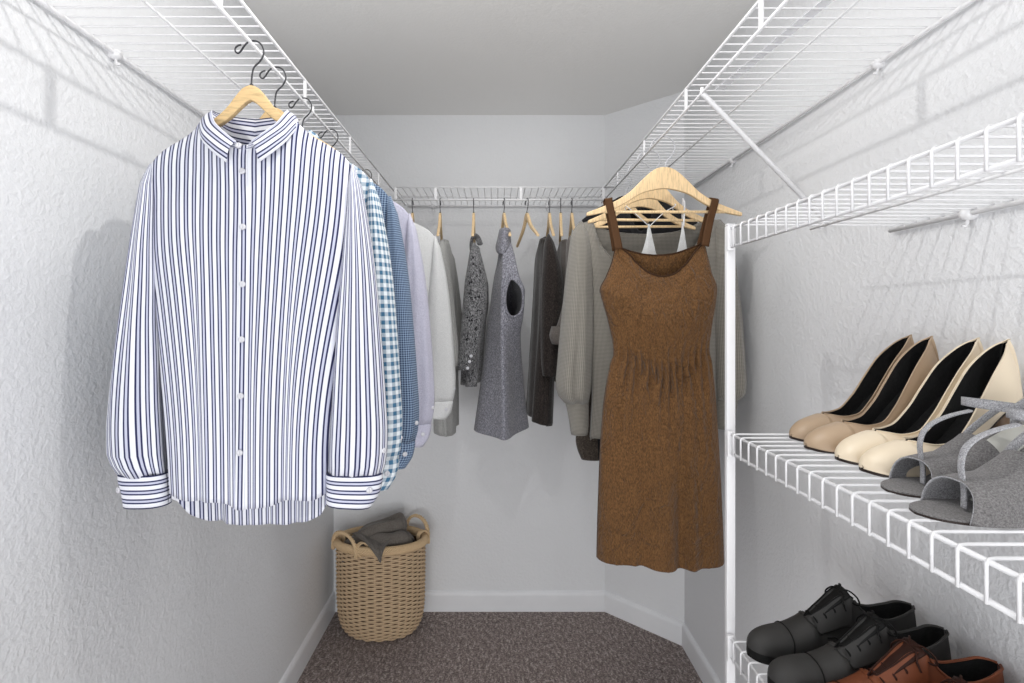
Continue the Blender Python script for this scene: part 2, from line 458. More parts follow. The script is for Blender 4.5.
def curved_hanger(label, loc, rz, group, wood_mat='hanger_wood', raise_=0.0, name='wooden_hanger', hook='dark_metal', sx=1.0):
    """slim boomerang hanger; origin on the axis of the rail it hangs from, hook over the top"""
    root = thing(name, label, 'hanger', loc, rz, group)
    cv = lambda p: ((p[0]-251.0)*kH*sx, (43.5-p[1])*kH + raise_)
    up = [cv(p) for p in resample(UPP, 40)]; lo = [cv(p) for p in resample(LOW, 40)]
    mb = MB(); mb.ribbon(up, lo, -.0055, .0055); mb.build('shoulder_bar', M[wood_mat], root, bevel=.002)
    hk = [((p[0]-251.0)*kH, (43.5-p[1])*kH + .0058) for p in HK]
    hk[0] = (hk[0][0], up[20][1]-.006); hk[1] = (hk[1][0], min(hk[1][1], hk[0][1]+.016) if not raise_ else hk[0][1]+.012)
    hook_mb(hk, .0015).build('hook', M[hook], root)
    mb = MB(); mb.tube([(0-.0018, 0, up[20][1]-.002), (-.0018, 0, up[20][1]+.003)], .0032, 10); mb.build('ferrule', M[hook], root)
    return root
UPB = [(-.2165,-.2068),(-.18,-.193),(-.14,-.176),(-.098,-.150),(-.064,-.117),(-.036,-.092),(-.014,-.081),(0,-.0795),(.014,-.081),(.036,-.092),(.064,-.117),(.098,-.150),(.14,-.176),(.18,-.193),(.2165,-.2068)]
LOB = [(-.2165,-.2160),(-.18,-.2090),(-.14,-.196),(-.111,-.181),(-.056,-.150),(0,-.1395),(.056,-.150),(.111,-.181),(.14,-.196),(.18,-.2090),(.2165,-.2160)]
def bar_hanger(label, loc, rz, group, sx=1.0, bar=.19):
    """broad flat wooden hanger with a round trouser bar"""
    root = thing('wooden_hanger', label, 'hanger', loc, rz, group)
    n = 44
    up = [(x*sx, z) for x, z in resample(UPB, n)]; lo = [(x*sx, z) for x, z in resample(LOB, n)]
    mb = MB(); mb.ribbon(up, lo, -.006, .006); mb.build('shoulder_bar', M['pale_wood'], root, bevel=.002)
    mb = MB(); mb.tube([(-bar, -.001, -.2045), (0, -.001, -.2045), (bar, -.001, -.2045)], .0042, 10); mb.build('trouser_bar', M['pale_wood'], root)
    hk = [(.002, -.085), (.006, -.066), (.020, -.048), (.030, -.028), (.025, -.006), (.008, .0055), (-.010, .0055), (-.026, -.002), (-.036, -.016), (-.038, -.026)]
    hook_mb(hk, .0017).build('hook', M['chrome'], root)
    return root
gHL = 'wooden hangers carrying the shirts on the left shelf'
YS = [.905, 1.0, 1.14, 1.33, 1.69]
hl = ['wooden hanger inside the collar of the navy striped shirt', 'wooden hanger carrying the blue gingham shirt', 'wooden hanger carrying the navy micro-check shirt',
      'wooden hanger carrying the lavender shirt', 'wooden hanger carrying the plain white shirt']
for y, l in zip(YS, hl): curved_hanger(l, (AL, y, ZLIP), 0, gHL)
YBK = 2.098
def bx(px, y=YBK): return (px-PX)*y/F
gHB = 'wooden hangers on the back shelf'
for px, l, yaw in ((412.5, 'wooden hanger on the back shelf just above the white shirt shoulder', 4), (440.2, 'wooden hanger carrying the light grey shirt on the back shelf', 3),
        (473.7, 'wooden hanger carrying the speckled charcoal jacket', 1), (504, 'wooden hanger carrying the sleeveless grey dress', 8),
        (527, 'bare wooden hanger turned open between the grey dress and black coat', 13), (549.4, 'wooden hanger carrying the black coat', 0),
        (560.7, 'bare wooden hanger edge-on between black coat and knit sweater', -6), (571.8, 'wooden hanger carrying the taupe jacket behind the knit sweater', -3)):
    curved_hanger(l, (bx(px), YBK, ZLIP), R(-90+yaw), gHB, 'pale_wood', .022)
gHR = 'broad wooden hangers on the right shelf'
YR = [1.385, 1.50, 1.61, 1.76]
bar_hanger('frontmost broad wooden hanger, holding the brown dress by its straps', (AR+.012, YR[0], ZLIP+.001), 0, gHR)
bar_hanger('broad wooden hanger behind the brown dress, holding the white camisole', (AR+.008, YR[1], ZLIP+.001), R(2), gHR, .87, .165)
bar_hanger('broad wooden hanger inside the neckline of the knit sweater', (AR+.010, YR[2], ZLIP+.001), R(-2), gHR, .82, .155)

# ------------------------------------------------------------------ garments
def make_folds(seed, n=5, kmin=2, kmax=9, grow=1.0):
    rnd = random.Random(seed)
    T = [(rnd.uniform(kmin, kmax), rnd.uniform(0, 6.28), rnd.uniform(-.7, .7), rnd.uniform(.4, 1)) for _ in range(n)]
    def f(s, v, side):
        a = 0
        for k, ph, w, am in T: a += am*math.sin(k*s*1.5 + ph + w*v*2 + (1.7*k if side > 0 else 0))
        return a / n * (0.15 + grow*v)
    return f
class Torso:
    """front and back cloth panels joined at the sides. s in -1..1 across, v 0 (shoulder) .. 1 (hem)"""
    def __init__(t, prof, ztf, ztb, zbf, zbb, depth, p=2.2, fold=None, amp=.008, neck=None, uref=None, dfront=1.0, dback=1.0):
        t.prof, t.ztf, t.ztb, t.zbf, t.zbb, t.depth, t.p = prof, ztf, ztb, zbf, zbb, depth, p
        t.fold, t.amp, t.neck, t.df, t.db = fold, amp, neck, dfront, dback
        t.uref = uref
    def P(t, s, v, side, off=0):
        xl, xr = t.prof(v); c, hw = (xl+xr)/2, (xr-xl)/2
        x = c + s*hw
        zt = (t.ztf if side < 0 else t.ztb)(s); zb = (t.zbf if side < 0 else t.zbb)(s)
        z = lerp(zt, zb, v)
        e = max(0, 1 - abs(s)**t.p)**.5
        y = side*(t.depth(v)*(t.df if side < 0 else t.db))*e
        if t.neck:
            sn, dn, dec = t.neck
            if abs(s) < sn*1.3: y += side*dn*max(0, 1-(s/(sn*1.3))**2)*math.exp(-v*dec)
        if t.fold: y += t.fold(s, v, side)*t.amp*(1-abs(s)**6)
        return (x, y + side*off, z)
    def U(t, s, v, side):
        zt = (t.ztf if side < 0 else t.ztb)(s); zb = (t.zbf if side < 0 else t.zbb)(s)
        if getattr(t, 'gather', 0):                      # cloth gathers into two long folds each side
            g = sum(c*math.tanh((s-sk)/w) for sk, w, c in ((-.52, .11, .017), (.50, .11, .017), (-.12, .06, .005), (.13, .06, .006)))
            return (s*t.uref*(1-.16*v) + g*sstep(.05, .9, v) + (0 if side < 0 else .0033), lerp(zt, zb, v))
        return (s*t.uref + (0 if side < 0 else .0033), lerp(zt, zb, v))
    def mesh(t, mb, nu=72, nv=70, sides=(-1, 1)):
        for side in sides:
            mb.grid(lambda i, j: (t.P(2*i-1, j**1.15, side), t.U(2*i-1, j**1.15, side)), nu, nv)
        return mb
def sleeve_mesh(rows, fixed, depthf, lat='x', fold=None, n=28, m=None, seg=48, slant=None, cap=True):
    """rows: (z, left, right) outline, top to bottom; fixed(z) -> centre in the other horizontal direction; depthf(t) half thickness there"""
    mb = m or MB(); z0, z1 = rows[0][0], rows[-1][0]
    rr = [(-r[0], r[1], r[2]) for r in rows]
    def fn(i, j):
        z = lerp(z0, z1, j); l, r = curve(rr, -z); c, h = (l+r)/2, (r-l)/2
        a = 2*PI*i; d = depthf(j)
        if cap: 
            kcap = min(1, (j*14+.02))**.5; 
        else: kcap = 1
        q = math.cos(a); w = math.sin(a)
        f = 1 + (fold(a, j) if fold else 0)
        p = c + h*q*kcap*(1+.25*(f-1)); o = fixed(z) + d*w*kcap*f
        zz = z + (slant(q) * j if slant else 0)
        return ((p, o, zz) if lat == 'x' else (o, p, zz)), (a/(2*PI)*.27, z)
    mb.grid(fn, seg, n); return mb
def sl_fold(seed, amp=.25, n=4):
    rnd = random.Random(seed); T = [(rnd.randint(3, 9), rnd.uniform(0, 6), rnd.uniform(-2, 2)) for _ in range(n)]
    return lambda a, j: amp*sum(math.sin(k*a+ph+w*j*3) for k, ph, w in T)/n*(.3+.9*j)

K = .001828                                             # metres per photo pixel at the striped shirt
def sx_(px): return (px-250.0)*K                         # the rail is at px 252
def sz_(py): return (43.5-py)*K
def interp_s(pts): return lambda s: curve(pts, s)
def make_shirt(label, y, body, cuffm, seed, detail=True, wide=1.0, shift=0.0, mats_btn='button_pearl', amp=.009):
    root = thing('shirt', label, 'shirt', (AL+shift, y, ZLIP), 0, 'shirts hanging from the left shelf')
    X = lambda px: sx_(px)*wide
    prof_pts = [(0, X(147), X(351)), (.06, X(149), X(349)), (.13, X(151), X(347)), (.25, X(151), X(344)), (.45, X(155), X(338)), (.7, X(161), X(331)), (1, X(169), X(325))]
    prof = lambda v: curve(prof_pts, v)
    sh = [(-1, sz_(168)), (-.9, sz_(155)), (-.6, sz_(136)), (-.40, sz_(121)), (-.34, sz_(124)), (-.22, sz_(144)), (0, sz_(150)), (.22, sz_(144)), (.34, sz_(124)), (.40, sz_(121)), (.6, sz_(136)), (.9, sz_(155)), (1, sz_(168))]
    shf = [(-1, sz_(168)), (-.9, sz_(155)), (-.6, sz_(136)), (-.40, sz_(121)), (-.30, sz_(132)), (-.1, sz_(149)), (0, sz_(151)), (.1, sz_(149)), (.30, sz_(132)), (.40, sz_(121)), (.6, sz_(136)), (.9, sz_(155)), (1, sz_(168))]
    hf = [(-1, sz_(490)), (-.8, sz_(493)), (-.5, sz_(494)), (-.2, sz_(495)), (0, sz_(501)), (.3, sz_(499)), (.6, sz_(494)), (.85, sz_(495)), (1, sz_(491))]
    hb = [(-1, sz_(498)), (-.85, sz_(518)), (-.6, sz_(528)), (0, sz_(532)), (.5, sz_(530)), (.85, sz_(519)), (1, sz_(499))]
    dep = lambda v: curve([(0, .007), (.04, .017), (.12, .025), (.4, .030), (1, .036)], v)
    T = Torso(prof, interp_s(shf), interp_s(sh), interp_s(hf), interp_s(hb), dep, 2.6, make_folds(seed, 6, 2, 8, 1.1), amp, (.40, .026, 9), .181)
    ff0 = T.fold
    T.fold = lambda s, v, side: ff0(s, v, side) + sstep(.1, .8, v)*sum(c*math.exp(-((s-sk)/w)**2) for sk, w, c in ((-.52, .07, .8), (-.40, .06, -.5), (.50, .07, .8), (.38, .06, -.5), (-.12, .05, .35), (.13, .05, .4)))
    T.gather = True
    T.mesh(MB()).build('body', body, root, solid=.0012)
    # sleeves
    L = [(164,145,153),(172,143.5,153.5),(185,142,153.5),(200,140,154),(240,134,154.5),(280,127.5,155.5),(320,121,156),(360,114.5,157.5),(400,110,158.5),(430,108,160),(450,108.5,161),(464,113,162),(473,119,163)]
    Rr = [(164,347,353.5),(172,347,355),(185,347,358.5),(200,346.5,361.5),(240,343,368.5),(280,339.5,373.5),(320,336,377),(360,333,380),(400,330.5,382.5),(430,328.5,384),(450,327.5,383.5),(464,327,381.5),(473,326.5,379)]
    dpt = lambda t: curve([(0, .010), (.08, .019), (.3, .028), (.7, .032), (.92, .031), (1, .022)], t)
    for rows, sd in ((L, 3), (Rr, 5)):
        rw = [(sz_(a), X(b), X(c)) for a, b, c in rows]
        sl = sleeve_mesh(rw, lambda z: -.002, dpt, 'x', sl_fold(seed+sd, .22)).build('sleeve', body, root, solid=.0012)
        cu = [(sz_(471), (120, 164) if sd == 3 else (326, 379)), (sz_(473), (119.5, 164.5) if sd == 3 else (325.5, 379.5)), (sz_(488), (123, 165.5) if sd == 3 else (326, 377)), (sz_(503), (125.5, 166.5) if sd == 3 else (326, 368))]
        mb = MB()
        rows2 = [(z, X(a), X(b)) for z, (a, b) in cu]
        rr = [(-r[0], r[1], r[2]) for r in rows2]
        def fn(i, j, rr=rr):
            z = lerp(rows2[0][0], rows2[-1][0], j); l, r = curve(rr, -z); a = 2*PI*i
            q, w = math.cos(a), math.sin(a)
            return ((l+r)/2 + (r-l)/2*math.copysign(abs(q)**.75, q), -.002 + .022*math.copysign(abs(w)**.85, w), z - .003*q*(1 if sd == 5 else -.3)*j), (z + .0, a/(2*PI)*.2)
        mb.grid(fn, 48, 8)
        c = mb.build('cuff', cuffm, root, solid=.002)
        mb = MB(); bxx, bzz = (X(165), sz_(480)) if sd == 3 else (X(370), sz_(485))
        if sd == 5: mb.disc((bxx, -.0225, bzz), .0055, .0032, (.35, -1, 0))
        else: mb.disc((X(123), -.016, sz_(486)), .0055, .0032, (-.6, -1, 0))
        mb.build('button', M[mats_btn], c)
        if sd == 5:                                     # sleeve placket button
            mb = MB(); mb.disc((X(382.4), -.010, sz_(448)), .005, .003, (.8, -.7, 0)); mb.build('button', M[mats_btn], sl)
    # front band
    mb = MB(); s0 = (X(241.5) - (X(160)+X(336))/2) / (.5*(X(336)-X(160)))
    def band(i, j):
        v = j; xl, xr = prof(v); cx, hw = (xl+xr)/2, (xr-xl)/2
        s = (X(lerp(251, 248, v)) - cx)/hw + (i-.5)*2*.0165/hw*.5
        return T.P(s, v, -1, .0022), ((i-.5)*.0165 + .0052, lerp(0, -.8, v))
    mb.grid(band, 6, 70); mb.build('placket', body, root, solid=.0014, offset=1)
    for py in (177, 231, 287, 341, 396, 451):
        v = (py-151)/(507-151); xl, xr = prof(v); cx, hw = (xl+xr)/2, (xr-xl)/2
        p = T.P((X(lerp(251, 248, v)) - cx)/hw, v, -1, .0036); mb = MB(); mb.disc(p, .0056, .003)
        for a in range(4): mb.disc((p[0]+.0016*math.cos(a*PI/2+.78), p[1]-.0022, p[2]+.0016*math.sin(a*PI/2+.78)), .0005, .0004, seg=5)
        mb.build('button', M[mats_btn], root)
    # collar: F fold line, O outer edge of the fall, B base of the stand; t -1..1 round the neck, 0 at the back
    C0 = X(247)
    Fk = [(0, 0, .047, sz_(108)), (.25, .044*wide, .038, sz_(107)), (.5, .0685*wide, .006, sz_(108)), (.72, .056*wide, -.028, sz_(126)), (.88, .030*wide, -.042, sz_(141)), (1, .013*wide, -.047, sz_(149))]
    Ok = [(0, 0, .060, sz_(131)), (.25, .056*wide, .050, sz_(131)), (.5, .0905*wide, .002, sz_(128)), (.72, .075*wide, -.040, sz_(147)), (.88, .049*wide, -.052, sz_(162)), (1, .0275*wide, -.055, sz_(171))]
    Bk = [(0, 0, .040, sz_(148)), (.25, .040*wide, .032, sz_(143)), (.5, .068*wide, .004, sz_(127)), (.72, .052*wide, -.026, sz_(139)), (.88, .027*wide, -.041, sz_(153)), (1, .003, -.046, sz_(157))]
    def ev(kk, t):
        q = curve(kk, abs(t)); return Vector((C0 - q[1]*.27 + (math.copysign(q[0], t) if t else 0), q[1], q[2]))
    def flap(i, j):
        t = 2*i-1; a, b = ev(Fk, t), ev(Ok, t); p = lerp(a, b, j)
        out = Vector((p.x-C0, p.y, .0001)).normalized()*.007*math.sin(PI*min(1, j*1.0))
        return p + out + Vector((0, 0, .003*math.sin(PI*j))), (j*.044 + .0025, t*.2)
    mb = MB(); mb.grid(flap, 64, 8); mb.grid(lambda i, j: (lerp(ev(Bk, 2*i-1), ev(Fk, 2*i-1), j), (j*.062, (2*i-1)*.2)), 64, 5)
    mb.build('collar', body, root, solid=.0016)
    mb = MB(); mb.disc((X(250), -.049, sz_(154)), .0054, .003, (0, -1, .25)); mb.build('button', M[mats_btn], root)
    return root
LB = ['white shirt with thin navy stripes, frontmost on the left', 'blue and white gingham shirt just behind the navy striped shirt', 'navy micro-check shirt between the gingham and lavender shirts',
      'plain lavender shirt between the navy micro-check and white shirts', 'plain white shirt furthest back on the left shelf, beside the back wall garments']
for i, (b, c, wd, shf) in enumerate((('stripe_cotton', 'stripe_cotton', 1, 0), ('blue_gingham', 'blue_gingham', 1.03, .004), ('navy_microcheck', 'navy_microcheck', 1.05, .009), ('lavender_oxford', 'lavender_oxford', 1.07, .017), ('white_cotton', 'white_cotton', 1.12, .032))):
    make_shirt(LB[i], YS[i], M[b], M[c], 11+7*i, True, wd, shf)

# ------------------------------------------------------------------ brown dress
def photo_local(y, ox, oz):
    return (lambda px: (px-PX)*y/F - ox), (lambda py: CH - (py-PY)*y/F - oz)
yd = YR[0]; od = (AR+.012, yd, ZLIP+.001)
DX, DZ = photo_local(yd, od[0], od[2])
dress = thing('dress', 'brown sleeveless midi dress with wide straps hanging beside the white post', 'dress', od, 0)
pv = [(246, 616, 703.5), (262, 612.5, 707.5), (278, 606.5, 711.5), (292, 600.5, 716), (304, 603, 715), (320, 607.5, 712.5), (338, 611.5, 710), (352, 613.5, 708.5), (358, 613.5, 709), (366, 611, 711), (380, 608, 712.5), (410, 603.5, 715), (450, 600.5, 717.5), (500, 598.5, 720), (540, 597.3, 721.5), (567, 596.8, 722.3)]
z0d, z1d = 246.0, 567.0
def dprof(v): 
    a = curve(pv, lerp(z0d, z1d, v)); return DX(a[0]), DX(a[1])
nf = interp_s([(-1, DZ(246)), (-.82, DZ(251)), (-.5, DZ(266)), (-.25, DZ(274)), (0, DZ(277)), (.25, DZ(275)), (.5, DZ(267)), (.82, DZ(250)), (1, DZ(243))])
nb = interp_s([(-1, DZ(246)), (-.7, DZ(249.5)), (-.3, DZ(253.5)), (0, DZ(254.5)), (.3, DZ(253.5)), (.7, DZ(248.5)), (1, DZ(243))])
hm = lambda s: DZ(558.5 + 1.6*math.sin(4.2*s+.8) + 2.2*s)
ff = make_folds(5, 5, 1.5, 5, 1.2)
def dfold(s, v, side):
    w = math.exp(-((v-.345)/.05)**2)
    g = sstep(.34, .40, v)*math.exp(-(v-.38)*8)
    sk = sstep(.45, 1, v)
    cr = min(1, abs(noise.noise(Vector((s*3.2 + .8*v, v*7, 2.3*side))))*7) + .6*min(1, abs(noise.noise(Vector((s*6, v*11 - s*2, 5.1*side))))*6)
    return ff(s, v, side)*(.25+.9*sk) + .15*cr + .35*w*math.sin(46*s+3*side) + .38*g*math.sin(30*s+2*side+math.sin(9*s)) + 1.0*sk*(math.exp(-((s-.22)/.09)**2) - math.exp(-((s-.42)/.08)**2)*.8 + .7*math.exp(-((s+.35)/.1)**2))
ddep = lambda v: curve([(0, .018), (.06, .035), (.15, .055), (.33, .040), (.36, .040), (.5, .058), (1, .072)], v)
TD = Torso(dprof, nf, nb, hm, lambda s: hm(s)+.002, ddep, 2.4, dfold, .019, None, .19)
TD.mesh(MB(), 170, 230).build('body', M['brown_linen'], dress, solid=.0014)
for side, nm in ((-1, 'neck_binding'), (1, 'neck_binding')):
    mb = MB(); mb.tube([TD.P(-1+2*i/60, .0, side, .0006) for i in range(61)], .0030, 6); mb.build(nm, M['brown_binding'], dress)
for sg in (-1, 1):
    mb = MB(); mb.tube([TD.P(sg, i/30*.15, -1) for i in range(31)], .0026, 6); mb.build('armhole_binding', M['brown_binding'], dress)
for (xt, xb, zb) in ((608, 617.5, 247), (713, 702.5, 244)):
    a = Vector((DX(xb), -.018, DZ(zb+3))); b = Vector((DX(xb), .018, DZ(zb+3))); tp = Vector((DX(xt), 0, DZ(199)))
    path = smooth_path([a, lerp(a, tp, .5)+Vector((0, -.003, 0)), tp+Vector((0, -.0115, -.012)), tp+Vector((0, -.0105, -.002)), tp+Vector((0, 0, .0015)), tp+Vector((0, .0105, -.002)), tp+Vector((0, .0115, -.012)), lerp(b, tp, .5)+Vector((0, .003, 0)), b], 6)
    sgn = 1 if xt > 660 else -1; mb = MB()
    mb.grid(lambda i, j: ((lambda p: (Vector((p.x + (i-.5)*.0205, p.y, p.z + (i-.5)*.0205*-.17*sgn)), (i*.02, j*.2)))(path[min(int(round(j*(len(path)-1))), len(path)-1)])), 4, len(path)-1)
    mb.build('shoulder_strap', M['brown_strap'], dress, solid=.002, offset=0)

# ------------------------------------------------------------------ white camisole behind the dress
yc = YR[1]; oc = (AR+.008, yc, ZLIP+.001)
CX, CZ = photo_local(yc, oc[0], oc[2])
cami = thing('camisole', 'white strappy camisole seen in slivers above the brown dress neckline', 'camisole', oc, 0)
cp = [(0, 622, 703), (.15, 618, 708), (.4, 622, 702), (1, 618, 706)]
ctf = interp_s([(-1, CZ(296)), (-.72, CZ(270)), (-.52, CZ(252)), (-.42, CZ(238)), (-.36, CZ(224)), (-.27, CZ(238)), (-.16, CZ(256)), (.08, CZ(268)), (.30, CZ(256)), (.42, CZ(236)), (.475, CZ(225)), (.53, CZ(238)), (.6, CZ(256)), (.75, CZ(272)), (1, CZ(296))])
TC = Torso(lambda v: tuple(CX(q) for q in curve(cp, v)), ctf, lambda s: CZ(292), lambda s: CZ(405), lambda s: CZ(405), lambda v: .008+.03*v, 2.2, make_folds(9, 4, 2, 6), .006, None, .12)
TC.mesh(MB(), 160, 40).build('body', M['white_cotton'], cami, solid=.001)
for a, b, c in (((648.5, 226), (634, 214), (626, 207)), ((648.5, 226), (662, 214), (674, 206.5)), ((682.5, 226), (683.2, 212), (683.6, 203))):
    mb = MB(); mb.tube(smooth_path([(CX(a[0]), -.009, CZ(a[1]+1)), (CX(b[0]), -.0095, CZ(b[1])), (CX(c[0]), -.0075, CZ(c[1])), (CX(c[0]), 0, CZ(c[1]-2.2)), (CX(c[0]), .0085, CZ(c[1]))] + ([(CX(c[0]), .012, CZ(260)), (CX(c[0]), .012, CZ(293))] if c[0] > 680 else [(CX(c[0]), .009, CZ(c[1]+5))]), 5), .0026, 6, flat=.5)
    mb.build('shoulder_strap', M['white_vinyl'], cami)

# ------------------------------------------------------------------ knit sweater
yk = YR[2]; ok_ = (AR+.010, yk, ZLIP+.001)
KX, KZ = photo_local(yk, ok_[0], ok_[2])
knit = thing('sweater', 'taupe open-knit sweater with a scooped neck hanging behind the brown dress', 'sweater', ok_, 0)
kp = [(0, 577, 722), (.08, 579, 723), (.2, 583, 722), (.45, 589, 718), (.8, 592, 715), (1, 590, 716)]
ksh = [(-1, KZ(227)), (-.93, KZ(223.5)), (-.80, KZ(222)), (-.74, KZ(224)), (.74, KZ(222)), (.80, KZ(219.5)), (.93, KZ(220.5)), (1, KZ(224))]
ktf = interp_s([(-1, KZ(227)), (-.93, KZ(223.5)), (-.82, KZ(222)), (-.70, KZ(244)), (-.5, KZ(262)), (-.2, KZ(280)), (0, KZ(284)), (.2, KZ(280)), (.5, KZ(258)), (.70, KZ(238)), (.82, KZ(220)), (.93, KZ(220.5)), (1, KZ(224))])
ktb = interp_s([(-1, KZ(227)), (-.93, KZ(223.5)), (-.82, KZ(222)), (-.6, KZ(230)), (-.3, KZ(233.5)), (0, KZ(234.5)), (.3, KZ(233)), (.6, KZ(227)), (.82, KZ(220)), (.93, KZ(220.5)), (1, KZ(224))])
TK = Torso(lambda v: tuple(KX(q) for q in curve(kp, v)), ktf, ktb, lambda s: KZ(437), lambda s: KZ(440), lambda v: curve([(0, .012), (.1, .034), (.5, .05), (1, .05)], v), 2.4, make_folds(21, 5, 1.5, 5), .012, None, .24)
TK.mesh(MB(), 80, 70).build('body', M['sweater_knit'], knit, solid=.003)
for side in (-1, 1):
    mb = MB(); mb.tube([TK.P(-.82+1.64*i/60, 0, side, .001) for i in range(61)], .0042, 7); mb.build('neck_rib', M['sweater_knit'], knit)
def knit_sleeve(rows, cuff, sd, c2):
    s_ = sleeve_mesh([(KZ(a), KX(b), KX(c)) for a, b, c in rows], lambda z: .0, lambda t: curve([(0, .012), (.15, .04), (.6, .06), (.95, .055), (1, .03)], t), 'x', sl_fold(sd, .2)).build('sleeve', M['sweater_knit'], knit, solid=.003)
    sleeve_mesh([(KZ(a), KX(b), KX(c)) for a, b, c in cuff], lambda z: .0, lambda t: .026, 'x', None, 8, cap=False).build('cuff', M['sweater_knit'], s_, solid=.003)
knit_sleeve([(222, 576, 586), (232, 572.5, 588), (250, 570, 590), (290, 565.5, 592), (330, 561.5, 592), (365, 558.5, 591), (385, 557, 590.5), (395, 559, 589), (402, 565, 588)], [(399, 565, 588), (410, 568, 588), (424, 570.5, 588), (434, 572, 586.5)], 4, 0)
knit_sleeve([(220, 714, 724), (232, 713, 728), (250, 712, 731), (290, 711, 735.5), (330, 712, 740), (360, 713, 742.5), (382, 714, 744), (392, 715, 743), (399, 716, 738)], [(396, 716, 738), (406, 716, 735.5), (418, 716, 733.5), (428, 716.5, 732)], 8, 0)

# ------------------------------------------------------------------ dark cardigan behind the sweater
ya = YR[3]; oa = (AR+.006, ya, ZLIP)
curved_hanger('wooden hanger inside the dark cardigan, almost hidden behind the knit sweater', (AR+.004, ya, ZLIP), 0, gHR, 'pale_wood', -.002, hook='chrome')
AX, AZ = photo_local(ya, oa[0], oa[2])
card = thing('cardigan', 'dark cardigan hanging behind the knit sweater, its black collar and rolled cuff showing', 'cardigan', oa, 0)
ap = [(0, 582, 697), (.1, 584, 697), (.4, 590, 700), (1, 592, 704)]
ash = [(-1, AZ(220)), (-.8, AZ(211)), (-.5, AZ(202)), (-.30, AZ(196)), (-.22, AZ(195.5)), (.22, AZ(195.5)), (.30, AZ(196)), (.5, AZ(202)), (.8, AZ(212)), (1, AZ(221))]
atf = [(-1, AZ(220)), (-.8, AZ(211)), (-.5, AZ(202)), (-.30, AZ(197)), (-.15, AZ(222)), (0, AZ(232)), (.15, AZ(222)), (.30, AZ(197)), (.5, AZ(202)), (.8, AZ(212)), (1, AZ(221))]
TA = Torso(lambda v: tuple(AX(q) for q in curve(ap, v)), interp_s(atf), interp_s(ash), lambda s: AZ(457), lambda s: AZ(459), lambda v: curve([(0, .014), (.1, .03), (1, .04)], v), 2.4, make_folds(31, 5, 1.5, 5), .006, None, .24)
TA.mesh(MB(), 70, 60).build('body', M['dark_jersey'], card, solid=.002)
for rows, cuff, sd in (([(219, 581, 590), (235, 579, 592), (280, 576, 595), (330, 574, 597), (380, 574, 599), (420, 577, 601), (434, 580, 601)], [(430, 578, 602), (440, 577, 604), (450, 578.5, 604), (459, 582, 604)], 3),
                 ([(220, 690, 699), (235, 690, 703), (280, 692, 708), (330, 694, 712), (380, 696, 713), (420, 698, 712), (434, 698, 710)], [(430, 698, 710), (444, 698, 709), (456, 699, 708)], 6)):
    s_ = sleeve_mesh([(AZ(a), AX(b), AX(c)) for a, b, c in rows], lambda z: .006, lambda t: curve([(0, .012), (.2, .03), (.8, .036), (1, .026)], t), 'x', sl_fold(sd, .3)).build('sleeve', M['brown_mesh'], card, solid=.002)
    sleeve_mesh([(AZ(a), AX(b), AX(c)) for a, b, c in cuff], lambda z: .006, lambda t: .026, 'x', sl_fold(sd+4, .3), 10, cap=False).build('cuff', M['brown_mesh'], s_, solid=.003)

# ------------------------------------------------------------------ edge-on garments of the back shelf (root turned -90: local x is towards the camera, local y is to the right)
YN = 1.895
def edge_root(name, label, cat, px, yaw=0):
    o = (bx(px), YBK, ZLIP)
    root = thing(name, label, cat, o, R(-90+yaw), 'garments hanging from the back shelf')
    ly = lambda q, y=YN: (q-PX)*y/F - o[0]
    lz = lambda q, y=YN: CH - (q-PY)*y/F - ZLIP
    return root, ly, lz
def edge_garment(name, label, cat, px, mat, body, sleeve, seed, yaw=0, lining=None, hem=None, cuff=None, buttons=(), bmat='button_pearl', far=True, collar=None, sdepth=.045, reach=.025):
    """body / sleeve: (py, left px, right px) outlines as seen at the near shoulder"""
    root, ly, lz = edge_root(name, label, cat, px, yaw)
    bb = [(-lz(a), ly(b), ly(c)) for a, b, c in body]; z0, z1 = lz(body[0][0]), lz(body[-1][0])
    rnd = random.Random(seed); ph = rnd.uniform(0, 6)
    def fn(i, j):
        z = lerp(z0, z1, j); l, r = curve(bb, -z); a = 2*PI*i
        half = curve([(0, .05), (.04, .085), (.12, .16), (.22, .178), (1, .185)], j)
        q, w = math.cos(a), math.sin(a)
        fold = .006*(.2+j)*math.sin(6*a+ph+2*j) + .004*j*math.sin(11*a+ph)
        hz = (hem(w) if hem else 0)*j
        return (math.copysign(abs(q)**.8, q)*half - .01, (l+r)/2 + (r-l)/2*math.copysign(abs(w)**.8, w) + fold, z + hz), (a/(2*PI)*.9, z)
    mb = MB(); mb.grid(fn, 72, 50); mb.build('body', mat, root, solid=.002)
    for near in ((1, -1) if far else (1,)):
        rows = [(lz(a), ly(b), ly(c)) for a, b, c in sleeve]
        cx = .165 if near > 0 else -.165
        fx = lambda z, cx=cx, near=near: cx + near*(reach if near > 0 else .025)*clamp((rows[0][0]-z)/.15)
        dp = lambda t: curve([(0, .022), (.15, sdepth), (.8, sdepth*.9), (1, sdepth*.75)], t)
        s_ = sleeve_mesh(rows, fx, dp, 'y', sl_fold(seed+near, .16)).build('sleeve', mat, root, solid=.002)
        if near > 0:
            if cuff:
                sleeve_mesh([(lz(a), ly(b), ly(c)) for a, b, c in cuff], lambda z: .167 + reach, lambda t: sdepth*.85, 'y', None, 8, cap=False).build('cuff', mat, s_, solid=.003)
            for (bpx, bpy, off) in buttons:
                mb = MB(); mb.disc((.19+off, ly(bpx), lz(bpy)), .0062, .004, (1, 0, 0)); mb.build('button', M[bmat], s_)
    if collar:
        pts, rad, cm = collar
        mb = MB(); mb.tube(smooth_path([(x, ly(a), lz(b)) for x, a, b in pts], 6), rad, 10, flat=.55); mb.build('collar', cm, root)
    return root, ly, lz
